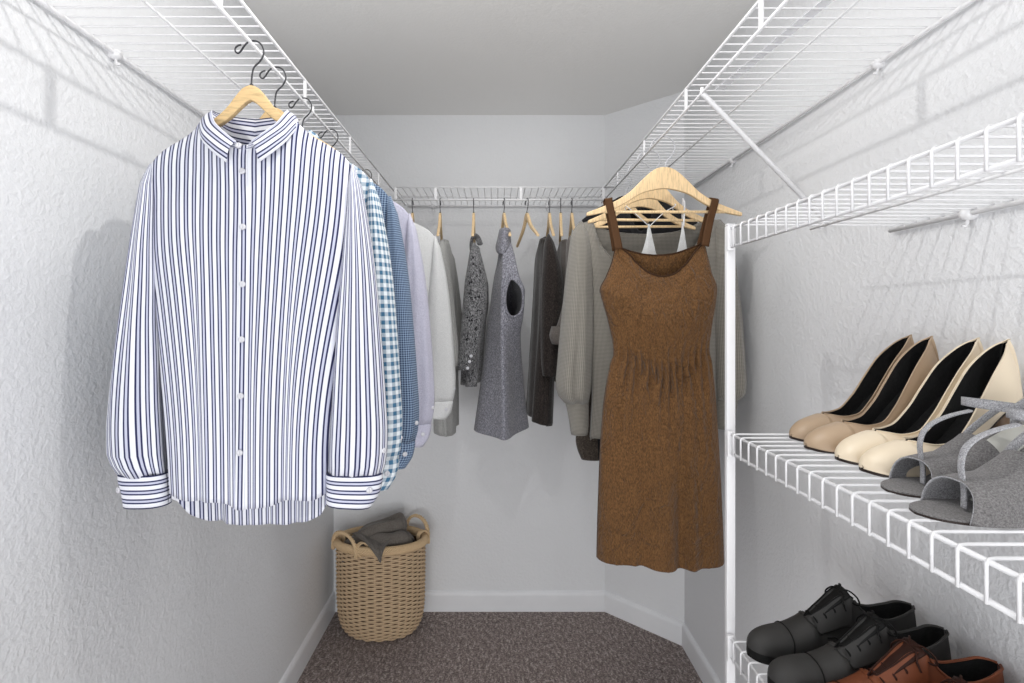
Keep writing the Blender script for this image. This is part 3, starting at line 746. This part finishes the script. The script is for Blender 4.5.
edge_garment('shirt', 'light grey shirt edge-on right beside the white shirt on the back shelf', 'shirt', 440.2, M['light_grey_cloth'],
    [(233, 437, 443), (245, 434, 446), (270, 431, 449), (330, 429, 450), (395, 429, 452), (438, 431, 451.5)],
    [(238, 437, 445.5), (250, 434, 447), (270, 432, 450), (300, 432, 453.5), (330, 433, 456.5), (352, 436, 458.5), (366, 440, 458)], 2, hem=lambda w: -.012*w)
edge_garment('jacket', 'short charcoal jacket with black speckles and pale cuff buttons', 'jacket', 473.7, M['charcoal_tweed'],
    [(240, 469, 477), (256, 467.5, 480), (300, 464, 484), (350, 462, 480), (388, 460.5, 477)],
    [(241, 470.5, 477.5), (252, 469, 480.5), (265, 467, 484), (282, 464.5, 487), (300, 463, 487), (325, 461, 483), (345, 459.5, 479.5), (358, 458.5, 477.5), (370, 457.5, 472.5)], 12,
    buttons=((471.5, 355.5, .038), (470, 361, .037), (468, 367.5, .036)), collar=([(.075, 470, 249), (.085, 469.5, 240), (.08, 471, 232.5), (.06, 474, 230), (.05, 477, 233), (.07, 479, 239)], .012, M['charcoal_tweed']))
edge_garment('coat', 'long black-brown coat hanging edge-on between the bare hangers', 'coat', 549.4, M['black_brown_wool'],
    [(231, 545, 553), (250, 541, 556), (280, 539.5, 559), (330, 537, 558.5), (380, 534, 557), (427, 531.5, 555.5)],
    [(232, 546, 553), (245, 544.5, 556), (262, 543, 560.5), (285, 541.5, 564), (310, 541, 564.5), (340, 541, 563), (362, 541.5, 560.5), (376, 543, 560)], 15, hem=lambda w: -.016*w,
    collar=([(.05, 546, 247), (.045, 545.5, 238), (.03, 547, 233), (.02, 550, 231)], .011, M['black_brown_wool']))
edge_garment('jacket', 'taupe jacket with a turned-back cuff, mostly hidden behind the knit sweater', 'jacket', 571.8, M['taupe_cloth'],
    [(233, 568, 576), (250, 564.5, 580), (300, 563, 584), (350, 564, 586), (392, 566, 588)],
    [(234, 568.5, 575), (250, 566, 580), (280, 563, 582), (305, 560.5, 579), (322, 556, 574), (335, 550.5, 568)], 17,
    cuff=[(326, 549.5, 568), (335, 547.5, 565), (343, 550, 564)], reach=.105)

# grey sleeveless dress, turned so that its armhole faces the camera
root = thing('sleeveless_dress', 'grey melange sleeveless dress with its armhole facing forward on the back shelf', 'dress', (bx(504), YBK, ZLIP), 0, 'garments hanging from the back shelf')
GO = Vector(root.location)
#        py  | left px, y | near px, y | right px, y | back px, y
GR = [(226, 501.5, 2.03, 504.5, 2.00, 508, 2.02, 504.5, 2.12),
      (238, 499.5, 2.04, 504.5, 1.97, 510.5, 1.99, 506, 2.16),
      (256, 497.5, 2.06, 503, 1.93, 515, 1.94, 508, 2.22),
      (276, 493.5, 2.06, 502.5, 1.91, 519.5, 1.91, 511, 2.28),
      (292, 491.2, 2.06, 502, 1.90, 525.5, 1.92, 512, 2.29),
      (312, 488.5, 2.06, 502, 1.90, 524.5, 1.94, 511, 2.29),
      (336, 485.2, 2.06, 502, 1.90, 521.5, 2.00, 510, 2.30),
      (380, 480.5, 2.06, 503, 1.89, 524, 2.08, 509, 2.30),
      (436, 473.5, 2.06, 504.5, 1.88, 529, 2.12, 508, 2.30)]
def gpoint(i, j):
    r = curve(GR, lerp(226, 436, j)); py = lerp(226, 436, j)
    C = [Vector(((r[2*k]-PX)*r[2*k+1]/F, r[2*k+1])) for k in range(4)]
    zz = CH - (py-PY)*1.95/F
    t = (i % 1.0)*4; k = int(t); u = t - k
    a, b, c, d = C[(k-1) % 4], C[k % 4], C[(k+1) % 4], C[(k+2) % 4]
    tens = .15
    m1, m2 = (c-a)*tens, (d-b)*tens
    u2, u3 = u*u, u*u*u
    p = b*(2*u3-3*u2+1) + m1*(u3-2*u2+u) + c*(-2*u3+3*u2) + m2*(u3-u2)
    rp = .004*j*math.sin(i*2*PI*7+1) + .003*j*math.sin(i*2*PI*3+4*j)
    return Vector((p.x + rp, p.y, zz)) - GO
AC, AW, AH = (.372, .345), .078, .088                     # armhole ellipse in (i, j)
EL = [(AC[0]+AW*math.cos(a)*(1+.15*math.sin(a)), AC[1]+AH*math.sin(a)) for a in [2*PI*q/60 for q in range(60)]]
mb = MB(); mb.grid(lambda i, j: (gpoint(i, j), (i, j)), 200, 150, skip=lambda i, j: ((i-AC[0])/(AW*(1+.15*(j-AC[1])/AH)))**2 + ((j-AC[1])/AH)**2 < 1)
mb.build('body', M['grey_melange'], root, solid=.003, offset=1)
mb = MB(); mb.tube([gpoint(i, j) for i, j in EL], .0052, 8, closed=True); mb.build('armhole_band', M['grey_melange'], root)
mb = MB()
def col(i, j):
    a = 2*PI*i; rx, ry = lerp(.020, .028, j), lerp(.075, .085, j)
    z = lerp(.005, -.045, j) - .055*j*max(0, math.cos(a+1.9)) 
    p = gpoint(0, .02); c = (gpoint(.0, .03)+gpoint(.5, .03))/2
    return Vector((c.x + rx*math.cos(a) - .006*j, c.y + ry*math.sin(a), c.z + z + .012)), (i, j)
mb.grid(col, 48, 8); mb.build('collar', M['grey_melange'], root, solid=.004)

# ------------------------------------------------------------------ wicker basket and the cloth in it
BX, BY = -.531, 2.288
basket = thing('wicker_basket', 'round wicker basket with rope handles on the carpet in the back left corner', 'basket', (BX, BY, 0))
RX, RY, BH = .199, .118, .405
def brad(z):
    return curve([(0, .72), (.012, .79), (.03, .86), (.06, .925), (.10, .965), (.16, .985), (.28, .995), (BH, 1.0)], z)
NS = 34
mb = MB(); rows = 44
for r_ in range(rows):
    z = .008 + (BH - .012) * r_/(rows-1); k = brad(z); pts = []
    for a in range(NS*4):
        th = 2*PI*a/(NS*4)
        o = .0042*math.cos(NS/2*th*1.0 + PI*(r_ % 2))
        pts.append((( RX*k+o)*math.cos(th), (RY*k+o)*math.sin(th), z))
    mb.tube(pts, .0043, 5, closed=True)
mb.build('woven_side', M['wicker'], basket)
mb = MB()
for q in range(NS):
    th = 2*PI*(q+.5)/NS*1.0
    mb.tube([(RX*brad(z)*math.cos(th), RY*brad(z)*math.sin(th), z) for z in [BH*u/14+.004 for u in range(15)]], .0034, 6)
mb.build('stakes', M['wicker'], basket)
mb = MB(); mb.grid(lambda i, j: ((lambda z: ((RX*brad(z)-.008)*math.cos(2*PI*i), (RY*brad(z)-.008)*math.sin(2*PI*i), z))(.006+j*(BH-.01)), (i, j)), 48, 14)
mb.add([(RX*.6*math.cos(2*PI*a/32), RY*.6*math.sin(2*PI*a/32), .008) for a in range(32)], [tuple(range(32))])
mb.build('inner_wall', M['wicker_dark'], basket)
mb = MB(); nT = 8
for s_ in range(nT):                                     # rolled rim: strands wound diagonally round a ring
    pts = []
    for a in range(360):
        th = 2*PI*a/360; ph = 2*PI*s_/nT + th*14; rr = .0125
        pts.append(((RX+.003+rr*math.cos(ph))*math.cos(th), (RY+.003+rr*math.cos(ph))*math.sin(th), BH+.012+1.2*rr*math.sin(ph)))
    mb.tube(pts, .0048, 5, closed=True)
mb.build('rolled_rim', M['rope'], basket)
def handle(th0, th1, h, tilt):
    a = Vector(((RX+.006)*math.cos(th0), (RY+.006)*math.sin(th0), BH-.018)); b = Vector(((RX+.006)*math.cos(th1), (RY+.006)*math.sin(th1), BH-.018))
    out = ((a+b)/2); out.z = 0; out.normalize(); N = 60; mb = MB()
    for st in range(3):
        pts = []
        for i in range(N+1):
            t = i/N; w = PI*t
            c = lerp(a, b, .5 - .5*math.cos(w)*(1 if True else 1)) + Vector((0, 0, h*math.sin(w)**.62)) + out*(tilt*math.sin(w)+.012)
            ph = 2*PI*st/3 + t*2*PI*5.5
            tang = (b-a).normalized()
            c += (out*math.cos(ph) + (Vector((0, 0, 1))*abs(math.cos(w)) + tang*abs(math.sin(w)))*0 + Vector((0, 0, 1))*math.sin(ph)*math.sin(w) + tang*math.sin(ph)*abs(math.cos(w)))*.0042
            pts.append(c)
        mb.tube(pts, .0050, 6)
    hd = mb.build('handle', M['rope'], basket)
    for p in (a, b):
        mb = MB()
        for kq in range(3):
            ring = [p + out*(-.012+.024*math.cos(2*PI*u/20))*1.0 + Vector((0, 0, .034+.030*math.sin(2*PI*u/20))) + (b-a).normalized()*(kq-1)*.007 for u in range(20)]
            mb.tube(ring, .0035, 5, closed=True)
        mb.build('binding', M['rope'], hd)
handle(R(250), R(192), .094, .004)
handle(R(66), R(10), .108, .006)

cloth = thing('folded_cloth', 'crumpled dark grey cloth stuffed into the wicker basket', 'cloth', (BX, BY, BH))
def heap(i, j):
    u, v = 2*i-1, 2*j-1; rr = math.sqrt(u*u + v*v)
    z = .052*(1 - sstep(.2, 1.1, rr)) + .012*noise.noise(Vector((u*2.6, v*2.6, 3.1))) - .05*sstep(.8, 1.2, rr)
    return (u*.158, v*.080, z), (u*.2, v*.2)
mb = MB(); mb.grid(heap, 60, 40)
def lobe(path, wid, hgt, seed, skew=0):
    P_ = smooth_path(path, 10); n = len(P_)-1
    def fn(i, j):
        k = int(round(i*n)); c = P_[k]; d = (P_[min(k+1, n)] - P_[max(k-1, 0)]); d.z = 0; d.normalize(); side = Vector((-d.y, d.x, 0))
        w = 2*j-1; e = math.sin(PI*clamp(i*.94+.03))**.45
        ww = curve(wid, i); hh = curve(hgt, i)
        fold = .006*math.sin(w*5 + 7*i + seed) + .004*math.sin(15*i + seed*2 + 2*w)
        nz = noise.noise(Vector((i*4, w*1.6, seed)))*.010
        zz = hh*max(0, 1-abs(w)**2.6)**.5*e
        return c + side*(w*ww*(.55+.45*e) + skew*zz) + Vector((0, 0, zz - .016*abs(w)**3 + (fold + nz)*e)), (i*.3, w*.12)
    mb.grid(fn, n, 26)
lobe([(-.160, -.030, .008), (-.085, -.015, .030), (.010, .020, .050), (.085, .040, .058), (.112, .044, .052)], [(0, .040), (.4, .062), (.8, .056), (1, .040)], [(0, .020), (.35, .052), (.75, .062), (1, .050)], 1.3, -.35)
lobe([(-.135, -.062, .004), (-.060, -.066, .012), (.030, -.048, .026), (.100, -.026, .032), (.142, -.012, .018)], [(0, .030), (.4, .046), (.8, .046), (1, .030)], [(0, .014), (.4, .032), (.8, .036), (1, .018)], 4.1, -.3)
lobe([(.060, -.060, .010), (.105, -.030, .022), (.140, .020, .018)], [(0, .026), (.5, .030), (1, .022)], [(0, .016), (.5, .026), (1, .014)], 7.7, -.2)
mb.build('cloth', M['heap_cloth'], cloth, solid=.003)
def lap(i, j):                                           # corner lapping over the front rim
    w = lerp(.115, .003, j**1.1); x = lerp(-.03, .030, j**.8) + (i-.5)*2*w*.8
    y, z = curve([(0, -.050, .052), (.3, -.085, .044), (.55, -.116, .038), (.72, -.138, .028), (.86, -.147, .008), (1, -.151, -.016)], j)
    return (x, y + .004*math.cos(i*6), z + .010*math.sin(i*5.5+.7)*(1-j*.7) + .003*math.sin(i*14)), (i*.2, j*.2)
mb = MB(); mb.grid(lap, 30, 30); mb.build('lapped_corner', M['heap_cloth'], cloth, solid=.003)

# ------------------------------------------------------------------ shoes: toe at x=0, heel towards +x, sole on z=0
class Shoe:
    def __init__(s, L, w, cy, zr, zb, wo, shear=0.0, bulge=1.05, k1=.92):
        s.L, s.w, s.cy, s.zr, s.zb, s.wo, s.shear, s.bulge, s.k1 = L, w, cy, zr, zb, wo, shear, bulge, k1
    def P(s, t, u, off=0.0, sg=None):
        """u 0..1 from the top (or the rim of the opening) to the sole edge, sg the side"""
        a = abs(u); sg = sg or (1 if u >= 0 else -1)
        w, zr, zb, wo = s.w(t), s.zr(t), s.zb(t), s.wo(t)
        h = zr - zb
        p0 = Vector((wo, zr)); p3 = Vector((w, zb))
        p1 = Vector((lerp(wo, w, s.k1 if wo < .004 else .35), zr - h*(.0 if wo < .004 else .22))); p2 = Vector((w*s.bulge, zb + h*.42))
        b = (1-a)**3*p0 + 3*(1-a)**2*a*p1 + 3*(1-a)*a*a*p2 + a**3*p3
        d = -3*(1-a)**2*p0 + 3*(1-4*a+3*a*a)*p1 + 3*(2*a-3*a*a)*p2 + 3*a*a*p3
        n = Vector((-d.y, d.x)); n = n.normalized() if n.length > 1e-9 else Vector((0, 1))
        if n.y < 0 and a < .5: n = -n
        b = b + n*off*(1 if n.x >= -.01 else -1)
        x = t*s.L - s.shear*sstep(.72, 1, t)*(b.y - zb)
        return Vector((x, s.cy(t) + sg*b.x, b.y))
    def outline(s, k=1.0, n=40, t0=0, t1=1):
        ts = [t0 + (t1-t0)*(.5-.5*math.cos(PI*i/n)) for i in range(n+1)]
        return [(t*s.L, s.cy(t) + s.w(t)*k) for t in ts] + [(t*s.L, s.cy(t) - s.w(t)*k) for t in reversed(ts[1:-1])]
def tt(i): return .5-.5*math.cos(PI*clamp(i))            # denser rows at toe and heel
def slab(mb, sh, k, zlo, zhi, t0, t1, n=40):
    """solid between two heights (functions of t) inside the outline"""
    ts = [t0 + (t1-t0)*(.5-.5*math.cos(PI*i/n)) for i in range(n+1)]; vs = []; fs = []
    for t in ts:
        w = max(sh.w(t)*k, .0008); x = t*sh.L; c = sh.cy(t)
        vs += [(x, c-w, zlo(t)), (x, c+w, zlo(t)), (x, c+w, zhi(t)), (x, c-w, zhi(t))]
    fs += [(0, 1, 2, 3), (4*n+3, 4*n+2, 4*n+1, 4*n)]
    for i in range(n):
        for q in range(4):
            l = (q+1) % 4; fs.append((4*i+q, 4*i+4+q, 4*i+4+l, 4*i+l))
    mb.add(vs, fs)
def fc(pts): return lambda t: curve(pts, t)

def derby(label, loc, rz, leather, seam, lace, mir, group, S=1.0):
    L = .326*S
    sh = Shoe(L, fc([(0, .002), (.015, .013), (.04, .022), (.09, .030), (.18, .036), (.32, .0385), (.5, .0335), (.65, .030), (.8, .0305), (.92, .0275), (.97, .020), (.99, .012), (1, .002)]),
              lambda t: mir*.006*math.sin(PI*t*1.2),
              fc([(0, .022), (.02, .032), (.06, .041), (.12, .047), (.25, .053), (.34, .066), (.45, .092), (.56, .119), (.585, .120), (.64, .098), (.70, .084), (.78, .079), (.88, .086), (.95, .094), (1, .095)]),
              fc([(0, .014), (.2, .012), (.6, .016), (.75, .021), (1, .022)]),
              fc([(0, 0), (.345, 0), (.36, .003), (.45, .007), (.56, .0105), (.60, .018), (.68, .0235), (.8, .0235), (.9, .020), (.96, .0145), (.99, .008), (1, .001)]), shear=.05)
    root = thing('derby_shoe', label, 'shoe', loc, rz, group)
    mb = MB(); mb.grid(lambda i, j: (sh.P(tt(j), 1-i, 0, 1), (i, j)), 16, 70); mb.grid(lambda i, j: (sh.P(tt(j), i, 0, -1), (i, j)), 16, 70)
    mb.build('upper', [leather, M['black_lining']], root, solid=.0026, solid_mat=1, weld=.0003)
    mb = MB(); slab(mb, sh, 1.07, lambda t: .0, lambda t: sh.zb(t)*.62, 0, .66); slab(mb, sh, 1.06, lambda t: sh.zb(t)*.60, lambda t: sh.zb(t)+.002, 0, 1)
    so = mb.build('sole', M['black_seam'], root, smooth=False)
    mb = MB(); slab(mb, sh, 1.04, lambda t: 0, lambda t: sh.zb(t)*.66, .72, 1); mb.build('heel', M['black_seam'], root, smooth=False)
    mb = MB(); slab(mb, sh, .86, lambda t: sh.zb(t)+.002, lambda t: sh.zb(t)+.005, .05, .98); mb.build('insole', M['black_lining'], root, smooth=False)
    mb = MB()
    def tongue(i, j):
        t = lerp(.335, .615, j); w = lerp(.010, .020, j); a = (i-.5)*2
        return Vector((t*L - .008*j, sh.cy(t) + a*w, fc([(0, .060), (.3, .078), (.7, .106), (1, .1255)])(j) - .006*a*a)), (i, j)
    mb.grid(tongue, 8, 20); mb.build('tongue', lace, root, solid=.003)
    for sg in (-1, 1):                                   # lace facings
        mb = MB()
        def fac(i, j, sg=sg):
            t = lerp(.352 + .10*max(0, i-.25)*.6, .600 - .02*i, j); u = lerp(.0, .50 + .10*j, i)
            return sh.P(t, u, .0016, sg), (i, j)
        mb.grid(fac, 12, 24); mb.build('facing', leather, root, solid=.0022, offset=1)
        mb = MB(); mb.tube([sh.P(lerp(.352, .600, j/16), 0, .0030, sg) for j in range(17)], .0014, 6); mb.build('facing_edge', seam, root)
        mb = MB(); mb.tube([fac(1, j/14)[0] + Vector((0, sg*.001, .0012)) for j in range(15)] , .0011, 6); mb.build('quarter_seam', seam, root)
        mb = MB(); mb.tube([sh.P(t, u, .0008, sg) for t, u in ((.43, .62), (.47, .66), (.50, .74), (.515, .86), (.52, .98))], .0011, 6); mb.build('side_seam', seam, root)
        mb = MB(); mb.tube([sh.P(lerp(.61, .998, q/24), 0, .0006, sg) for q in range(25)], .0019, 6); mb.build('collar_edge', leather, root)
    mb = MB(); mb.tube([sh.P(.235 - .025*abs(q/15-1)**2*1.0, q/15-1, .0006) for q in range(31)], .0013, 6); mb.build('toe_cap_seam', seam, root)
    mb = MB()
    for t in (.395, .445, .495, .548):
        a, b = sh.P(t, -.20, .004), sh.P(t, .20, .004); md = (a+b)/2 + Vector((-.004, 0, .006))
        mb.tube(smooth_path([a + Vector((.001, -.001, -.004)), a, lerp(a, md, .6) + Vector((0, 0, .002)), md, lerp(b, md, .6) + Vector((0, 0, .002)), b, b + Vector((.001, .001, -.004))], 4), .0018, 6)
    c = sh.P(.565, 0, .006); c.y = sh.cy(.565)
    for sg in (-1, 1):
        mb.tube(smooth_path([c, c + Vector((.008, sg*.012, .006)), c + Vector((.018, sg*.022, -.002)), c + Vector((.020, sg*.026, -.014)), c + Vector((.010, sg*.023, -.013)), c + Vector((.002, sg*.012, -.003)), c], 5), .0016, 6)
        mb.tube(smooth_path([c, c + Vector((-.004, sg*.014, 0)), c + Vector((-.010, sg*.024, -.012)), c + Vector((-.008, sg*.029, -.024))], 5), .0015, 6)
    mb.build('laces', lace, root)
    return root
ZC_ = .783 + .0021
gD = 'leather lace-up shoes on the lowest shelf'
for (lab, x, y, rz, lt, sm, lc, mir) in (
    ('black lace-up shoe furthest along the lowest shelf, nearest the post', .489, .962, 1, 'black_leather', 'black_seam', 'black_seam', 1),
    ('black lace-up shoe on the lowest shelf, touching the brown pair', .485, .880, 1, 'black_leather', 'black_seam', 'black_seam', -1),
    ('brown lace-up shoe directly beside the black pair on the lowest shelf', .492, .799, 1, 'tan_leather', 'tan_seam', 'tan_seam', 1),
    ('brown lace-up shoe nearest the viewer, cut by the bottom right corner', .492, .718, 1, 'tan_leather', 'tan_seam', 'tan_seam', -1)):
    derby(lab, (x, y, ZC_), R(rz), M[lt], M[sm], M[lc], mir, gD)

def pump(label, loc, rz, leather, heelmat, mir, group):
    L = .250
    sh = Shoe(L, fc([(0, .002), (.02, .0135), (.06, .023), (.13, .031), (.25, .0365), (.38, .035), (.55, .0285), (.7, .0265), (.85, .0275), (.94, .022), (.98, .013), (1, .002)]),
              lambda t: mir*.004*math.sin(PI*t*1.3),
              fc([(0, .011), (.03, .022), (.10, .035), (.2, .044), (.28, .049), (.36, .047), (.46, .052), (.57, .080), (.66, .116), (.76, .154), (.86, .178), (.94, .193), (1, .201)]),
              fc([(0, .006), (.1, .003), (.32, .003), (.45, .014), (.58, .040), (.7, .072), (.82, .098), (.92, .110), (1, .112)]),
              fc([(0, 0), (.262, 0), (.275, .006), (.30, .014), (.36, .0225), (.46, .0255), (.6, .0235), (.75, .0215), (.86, .0165), (.93, .0095), (.97, .0035), (1, .0005)]), shear=.11, bulge=1.04)
    root = thing('high_heel_shoe', label, 'shoe', loc, rz, group)
    mb = MB(); mb.grid(lambda i, j: (sh.P(tt(j), 1-i, 0, 1), (i, j)), 16, 80); mb.grid(lambda i, j: (sh.P(tt(j), i, 0, -1), (i, j)), 16, 80)
    mb.build('upper', [leather, M['black_lining']], root, solid=.0022, solid_mat=1, weld=.0003)
    mb = MB(); slab(mb, sh, .98, lambda t: max(0, sh.zb(t)-.0045), lambda t: sh.zb(t)+.0008, 0, 1, 50); mb.build('sole', M['dark_sole'], root, smooth=False)
    mb = MB(); slab(mb, sh, .9, lambda t: sh.zb(t)+.001, lambda t: sh.zb(t)+.004, .03, .985, 50); mb.build('insole', M['black_lining'], root, smooth=False)
    mb = MB()
    def heel(i, j):
        a = 2*PI*i; z = lerp(0, .1115, j); e = 1-j
        xc = lerp(.915*L, .885*L, j**.6); rx = curve([(0, .0062), (.3, .0068), (.6, .0100), (.82, .018), (1, .0285)], j); ry = curve([(0, .0060), (.4, .0068), (.75, .0125), (1, .0235)], j)
        zz = z if j < .8 else min(z, sh.zb(clamp((xc+rx*math.cos(a))/L, .7, 1)) - .001)
        return Vector((xc + rx*math.cos(a), sh.cy(.9) + ry*math.sin(a), zz)), (i, j)
    mb.grid(heel, 20, 24); mb.add([heel(a/20, 0)[0] for a in range(20)], [tuple(range(20))]); hl_ = mb.build('stiletto_heel', heelmat, root)
    mb = MB(); mb.disc((.915*L, sh.cy(.9), .0002), .0066, .004, (0, 0, 1)); mb.build('heel_tip', M['dark_sole'], hl_)
    mb = MB()
    for sg in (-1, 1): mb.tube([sh.P(.268 + .731*(q/40), 0, .0002, sg) for q in range(41)], .0011, 6)
    mb.build('top_edge', leather, root)
    return root
ZB_ = 1.204 + .0021
gP = 'high heels on the middle shelf'
for (lab, x, y, rz, lt, hm_, mir) in (
    ('beige high heel furthest along the middle shelf, nearest the post', .568, .953, 3, 'taupe_leather', 'heel_brown', 1),
    ('beige high heel on the middle shelf, beside the cream pair', .552, .882, 3, 'taupe_leather', 'heel_brown', -1),
    ('cream high heel on the middle shelf, beside the beige pair', .558, .808, 3, 'cream_leather', 'heel_brown', 1),
    ('cream high heel nearest the grey sandals on the middle shelf', .555, .750, 3, 'cream_leather', 'heel_brown', -1)):
    pump(lab, (x, y, ZB_), R(rz), M[lt], M[hm_], mir, gP)

def sandal(label, loc, rz, mir, group):
    L = .235
    sh = Shoe(L, fc([(0, .002), (.02, .014), (.06, .024), (.14, .033), (.27, .039), (.42, .036), (.58, .029), (.75, .0275), (.9, .026), (.97, .016), (1, .003)]),
              lambda t: mir*.005*math.sin(PI*t*1.2), fc([(0, .01), (1, .09)]),
              fc([(0, .0045), (.36, .0045), (.5, .018), (.62, .040), (.76, .066), (.88, .080), (1, .084)]), fc([(0, 0), (1, 0)]))
    root = thing('sandal', label, 'sandal', loc, rz, group)
    mb = MB(); slab(mb, sh, 1.0, lambda t: max(0, sh.zb(t)-.0045), lambda t: sh.zb(t)-.0018, 0, 1, 50); mb.build('sole', M['dark_sole'], root, smooth=False)
    mb = MB(); slab(mb, sh, .99, lambda t: max(.0026, sh.zb(t)-.0020), lambda t: sh.zb(t), 0, 1, 50); fb = mb.build('footbed', M['dark_felt'], root, smooth=False)
    mb = MB(); slab(mb, sh, .80, lambda t: sh.zb(t)+.0002, lambda t: sh.zb(t)+.0016, .40, .985, 40); ins = mb.build('insole', M['insole_grey'], root, smooth=False)
    mb = MB()                                             # small dark printed mark on the insole
    for q in range(4):
        t = .60 + .022*q; mb.disc((t*L, sh.cy(t)-.006+.004*(q % 2), sh.zb(t)+.0015), .0018, .0008, (-.5, 0, 1), 6)
    mb.build('printed_mark', M['black_seam'], ins)
    mb = MB()
    def band(i, j):
        a = PI*i; q = abs(math.cos(a)); t = lerp(.125 + .045*math.sin(a) + .05*(1-math.cos(a))/2, .60 - .06*math.sin(a), j)
        hgt = .039 + .014*j; w = sh.w(clamp(t))*1.06
        zb = sh.zb(t)
        return Vector((t*L, sh.cy(t) - w*math.copysign(q**.8, math.cos(a)), max(.0015, zb-.004) + hgt*math.sin(a)**.85 if math.sin(a) > 0 else max(.0015, zb-.004))), (i, j)
    mb.grid(band, 40, 22); mb.build('toe_band', [M['grey_felt'], M['dark_felt']], root, solid=.0022, solid_mat=1)
    def strip(nm, path, width, axis, th=.0022):
        P_ = smooth_path(path, 6); mb = MB(); n = len(P_) - 1; ax = Vector(axis)
        mb.grid(lambda i, j: (P_[int(round(j*n))] + ax*(i-.5)*width, (i, j)), 3, n)
        return mb.build(nm, M['grey_felt'], root, solid=th, offset=0)
    c = sh.cy(.5)
    strip('instep_strap', [(.056, c, .008), (.054, c-.002, .028), (.049, c-.004, .048), (.046, c-.006, .064), (.051, c-.006, .080), (.066, c-.005, .092), (.092, c-.003, .101), (.125, c, .107)], .0085, (.25, 1, 0))
    ank = [(.172 + .048*math.cos(a), c + .034*math.sin(a), .112 - .006*math.cos(a)) for a in [2*PI*q/20 for q in range(21)]]
    st = strip('ankle_strap', ank, .0115, (0, 0, 1))
    mb = MB(); ctr = Vector((.172, c-.0365, .112))
    mb.tube([ctr + Vector((sx*.008, 0, sz*.0085)) for sx, sz in ((-1, -1), (1, -1), (1, 1), (-1, 1))], .0011, 6, closed=True); mb.tube([ctr + Vector((-.008, -.001, 0)), ctr + Vector((.008, -.001, 0))], .0009, 6)
    mb.build('buckle', M['dark_metal'], st)
    for sg in (-1, 1):
        strip('side_strap', [(.122, c+sg*.031, .034), (.150, c+sg*.031, .066), (.180, c+sg*.031, .090), (.200, c+sg*.026, .108)], .012, (.6, 0, -.5))
    strip('heel_strap', [(.205, c+.020, .092), (.214, c+.012, .105), (.214, c, .112), (.214, c-.012, .105), (.205, c-.020, .092)], .030, (0, 0, 1))
    mb = MB()
    vs = []
    for (x0, x1, w, z) in ((.186, .226, .022, 0), (.184, .228, .0225, .030), (.180, .232, .025, .068)):
        for a in range(16):
            th = 2*PI*a/16; q, r_ = math.cos(th), math.sin(th)
            x = (x0+x1)/2 + (x1-x0)/2*math.copysign(abs(q)**.55, q); y = c + w*math.copysign(abs(r_)**.55, r_)
            zz = z if z < .05 else min(.0815, sh.zb(clamp(x/L))-.004)
            vs.append((x, y, zz))
    mb.add(vs, [tuple(range(16))] + [tuple(range(32, 48))] + [(a, (a+1) % 16, 16+(a+1) % 16, 16+a) for a in range(16)] + [(16+a, 16+(a+1) % 16, 32+(a+1) % 16, 32+a) for a in range(16)])
    mb.build('block_heel', M['grey_felt'], root)
    return root
gF = 'grey felt sandals on the middle shelf'
sandal('grey felt sandal next to the cream heels, partly behind the other sandal', (.527, .668, ZB_), R(3), 1, gF)
sandal('grey felt sandal nearest the viewer at the right edge', (.500, .590, ZB_), R(3), -1, gF)

# ------------------------------------------------------------------ light and camera
def lamp(name, kind, loc, energy, size=None, color=(1, 1, 1), rot=(0, 0, 0), size_y=None):
    d = bpy.data.lights.new(name, kind); d.energy = energy; d.color = color
    if kind == 'AREA':
        d.size = size
        if size_y: d.shape = 'RECTANGLE'; d.size_y = size_y
    elif size: d.shadow_soft_size = size
    o = bpy.data.objects.new(name, d); COL.objects.link(o); o.location = loc; o.rotation_euler = rot
    return o
lamp('closet_bulb', 'POINT', (-.06, .70, CH+.67), 7.5, .007, (1, .985, .96))
lamp('overhead_fill', 'AREA', (.02, 1.30, ZC-.012), 4, .30, (1, .99, .97), (0, 0, 0))  # added fill, no fixture modelled: brightens back wall and floor from above
lamp('front_fill', 'AREA', (0, -1.15, .75), 31, 1.6, (1, 1, 1), (R(112), 0, 0), 1.5)  # added fill behind the camera, tilted up to lift ceiling and walls
w = bpy.data.worlds.new('room_beyond'); sc.world = w; w.use_nodes = True
bg = w.node_tree.nodes['Background']; bg.inputs[0].default_value = (.95, .97, 1, 1); bg.inputs[1].default_value = .66
cam = bpy.data.cameras.new('camera'); co = bpy.data.objects.new('camera', cam); COL.objects.link(co)
co.location = (0, 0, CH); co.rotation_euler = (R(90), 0, 0)
cam.sensor_width = 36; cam.sensor_fit = 'HORIZONTAL'; cam.lens = F/1024*36
cam.shift_x = (512-PX)/1024; cam.shift_y = -(341.5-PY)/1024
cam.clip_start = .02
sc.camera = co
sc.view_settings.view_transform = 'Standard'; sc.view_settings.look = 'None'
sc.view_settings.exposure = .02; sc.view_settings.gamma = 1
sc.view_settings.use_curve_mapping = False
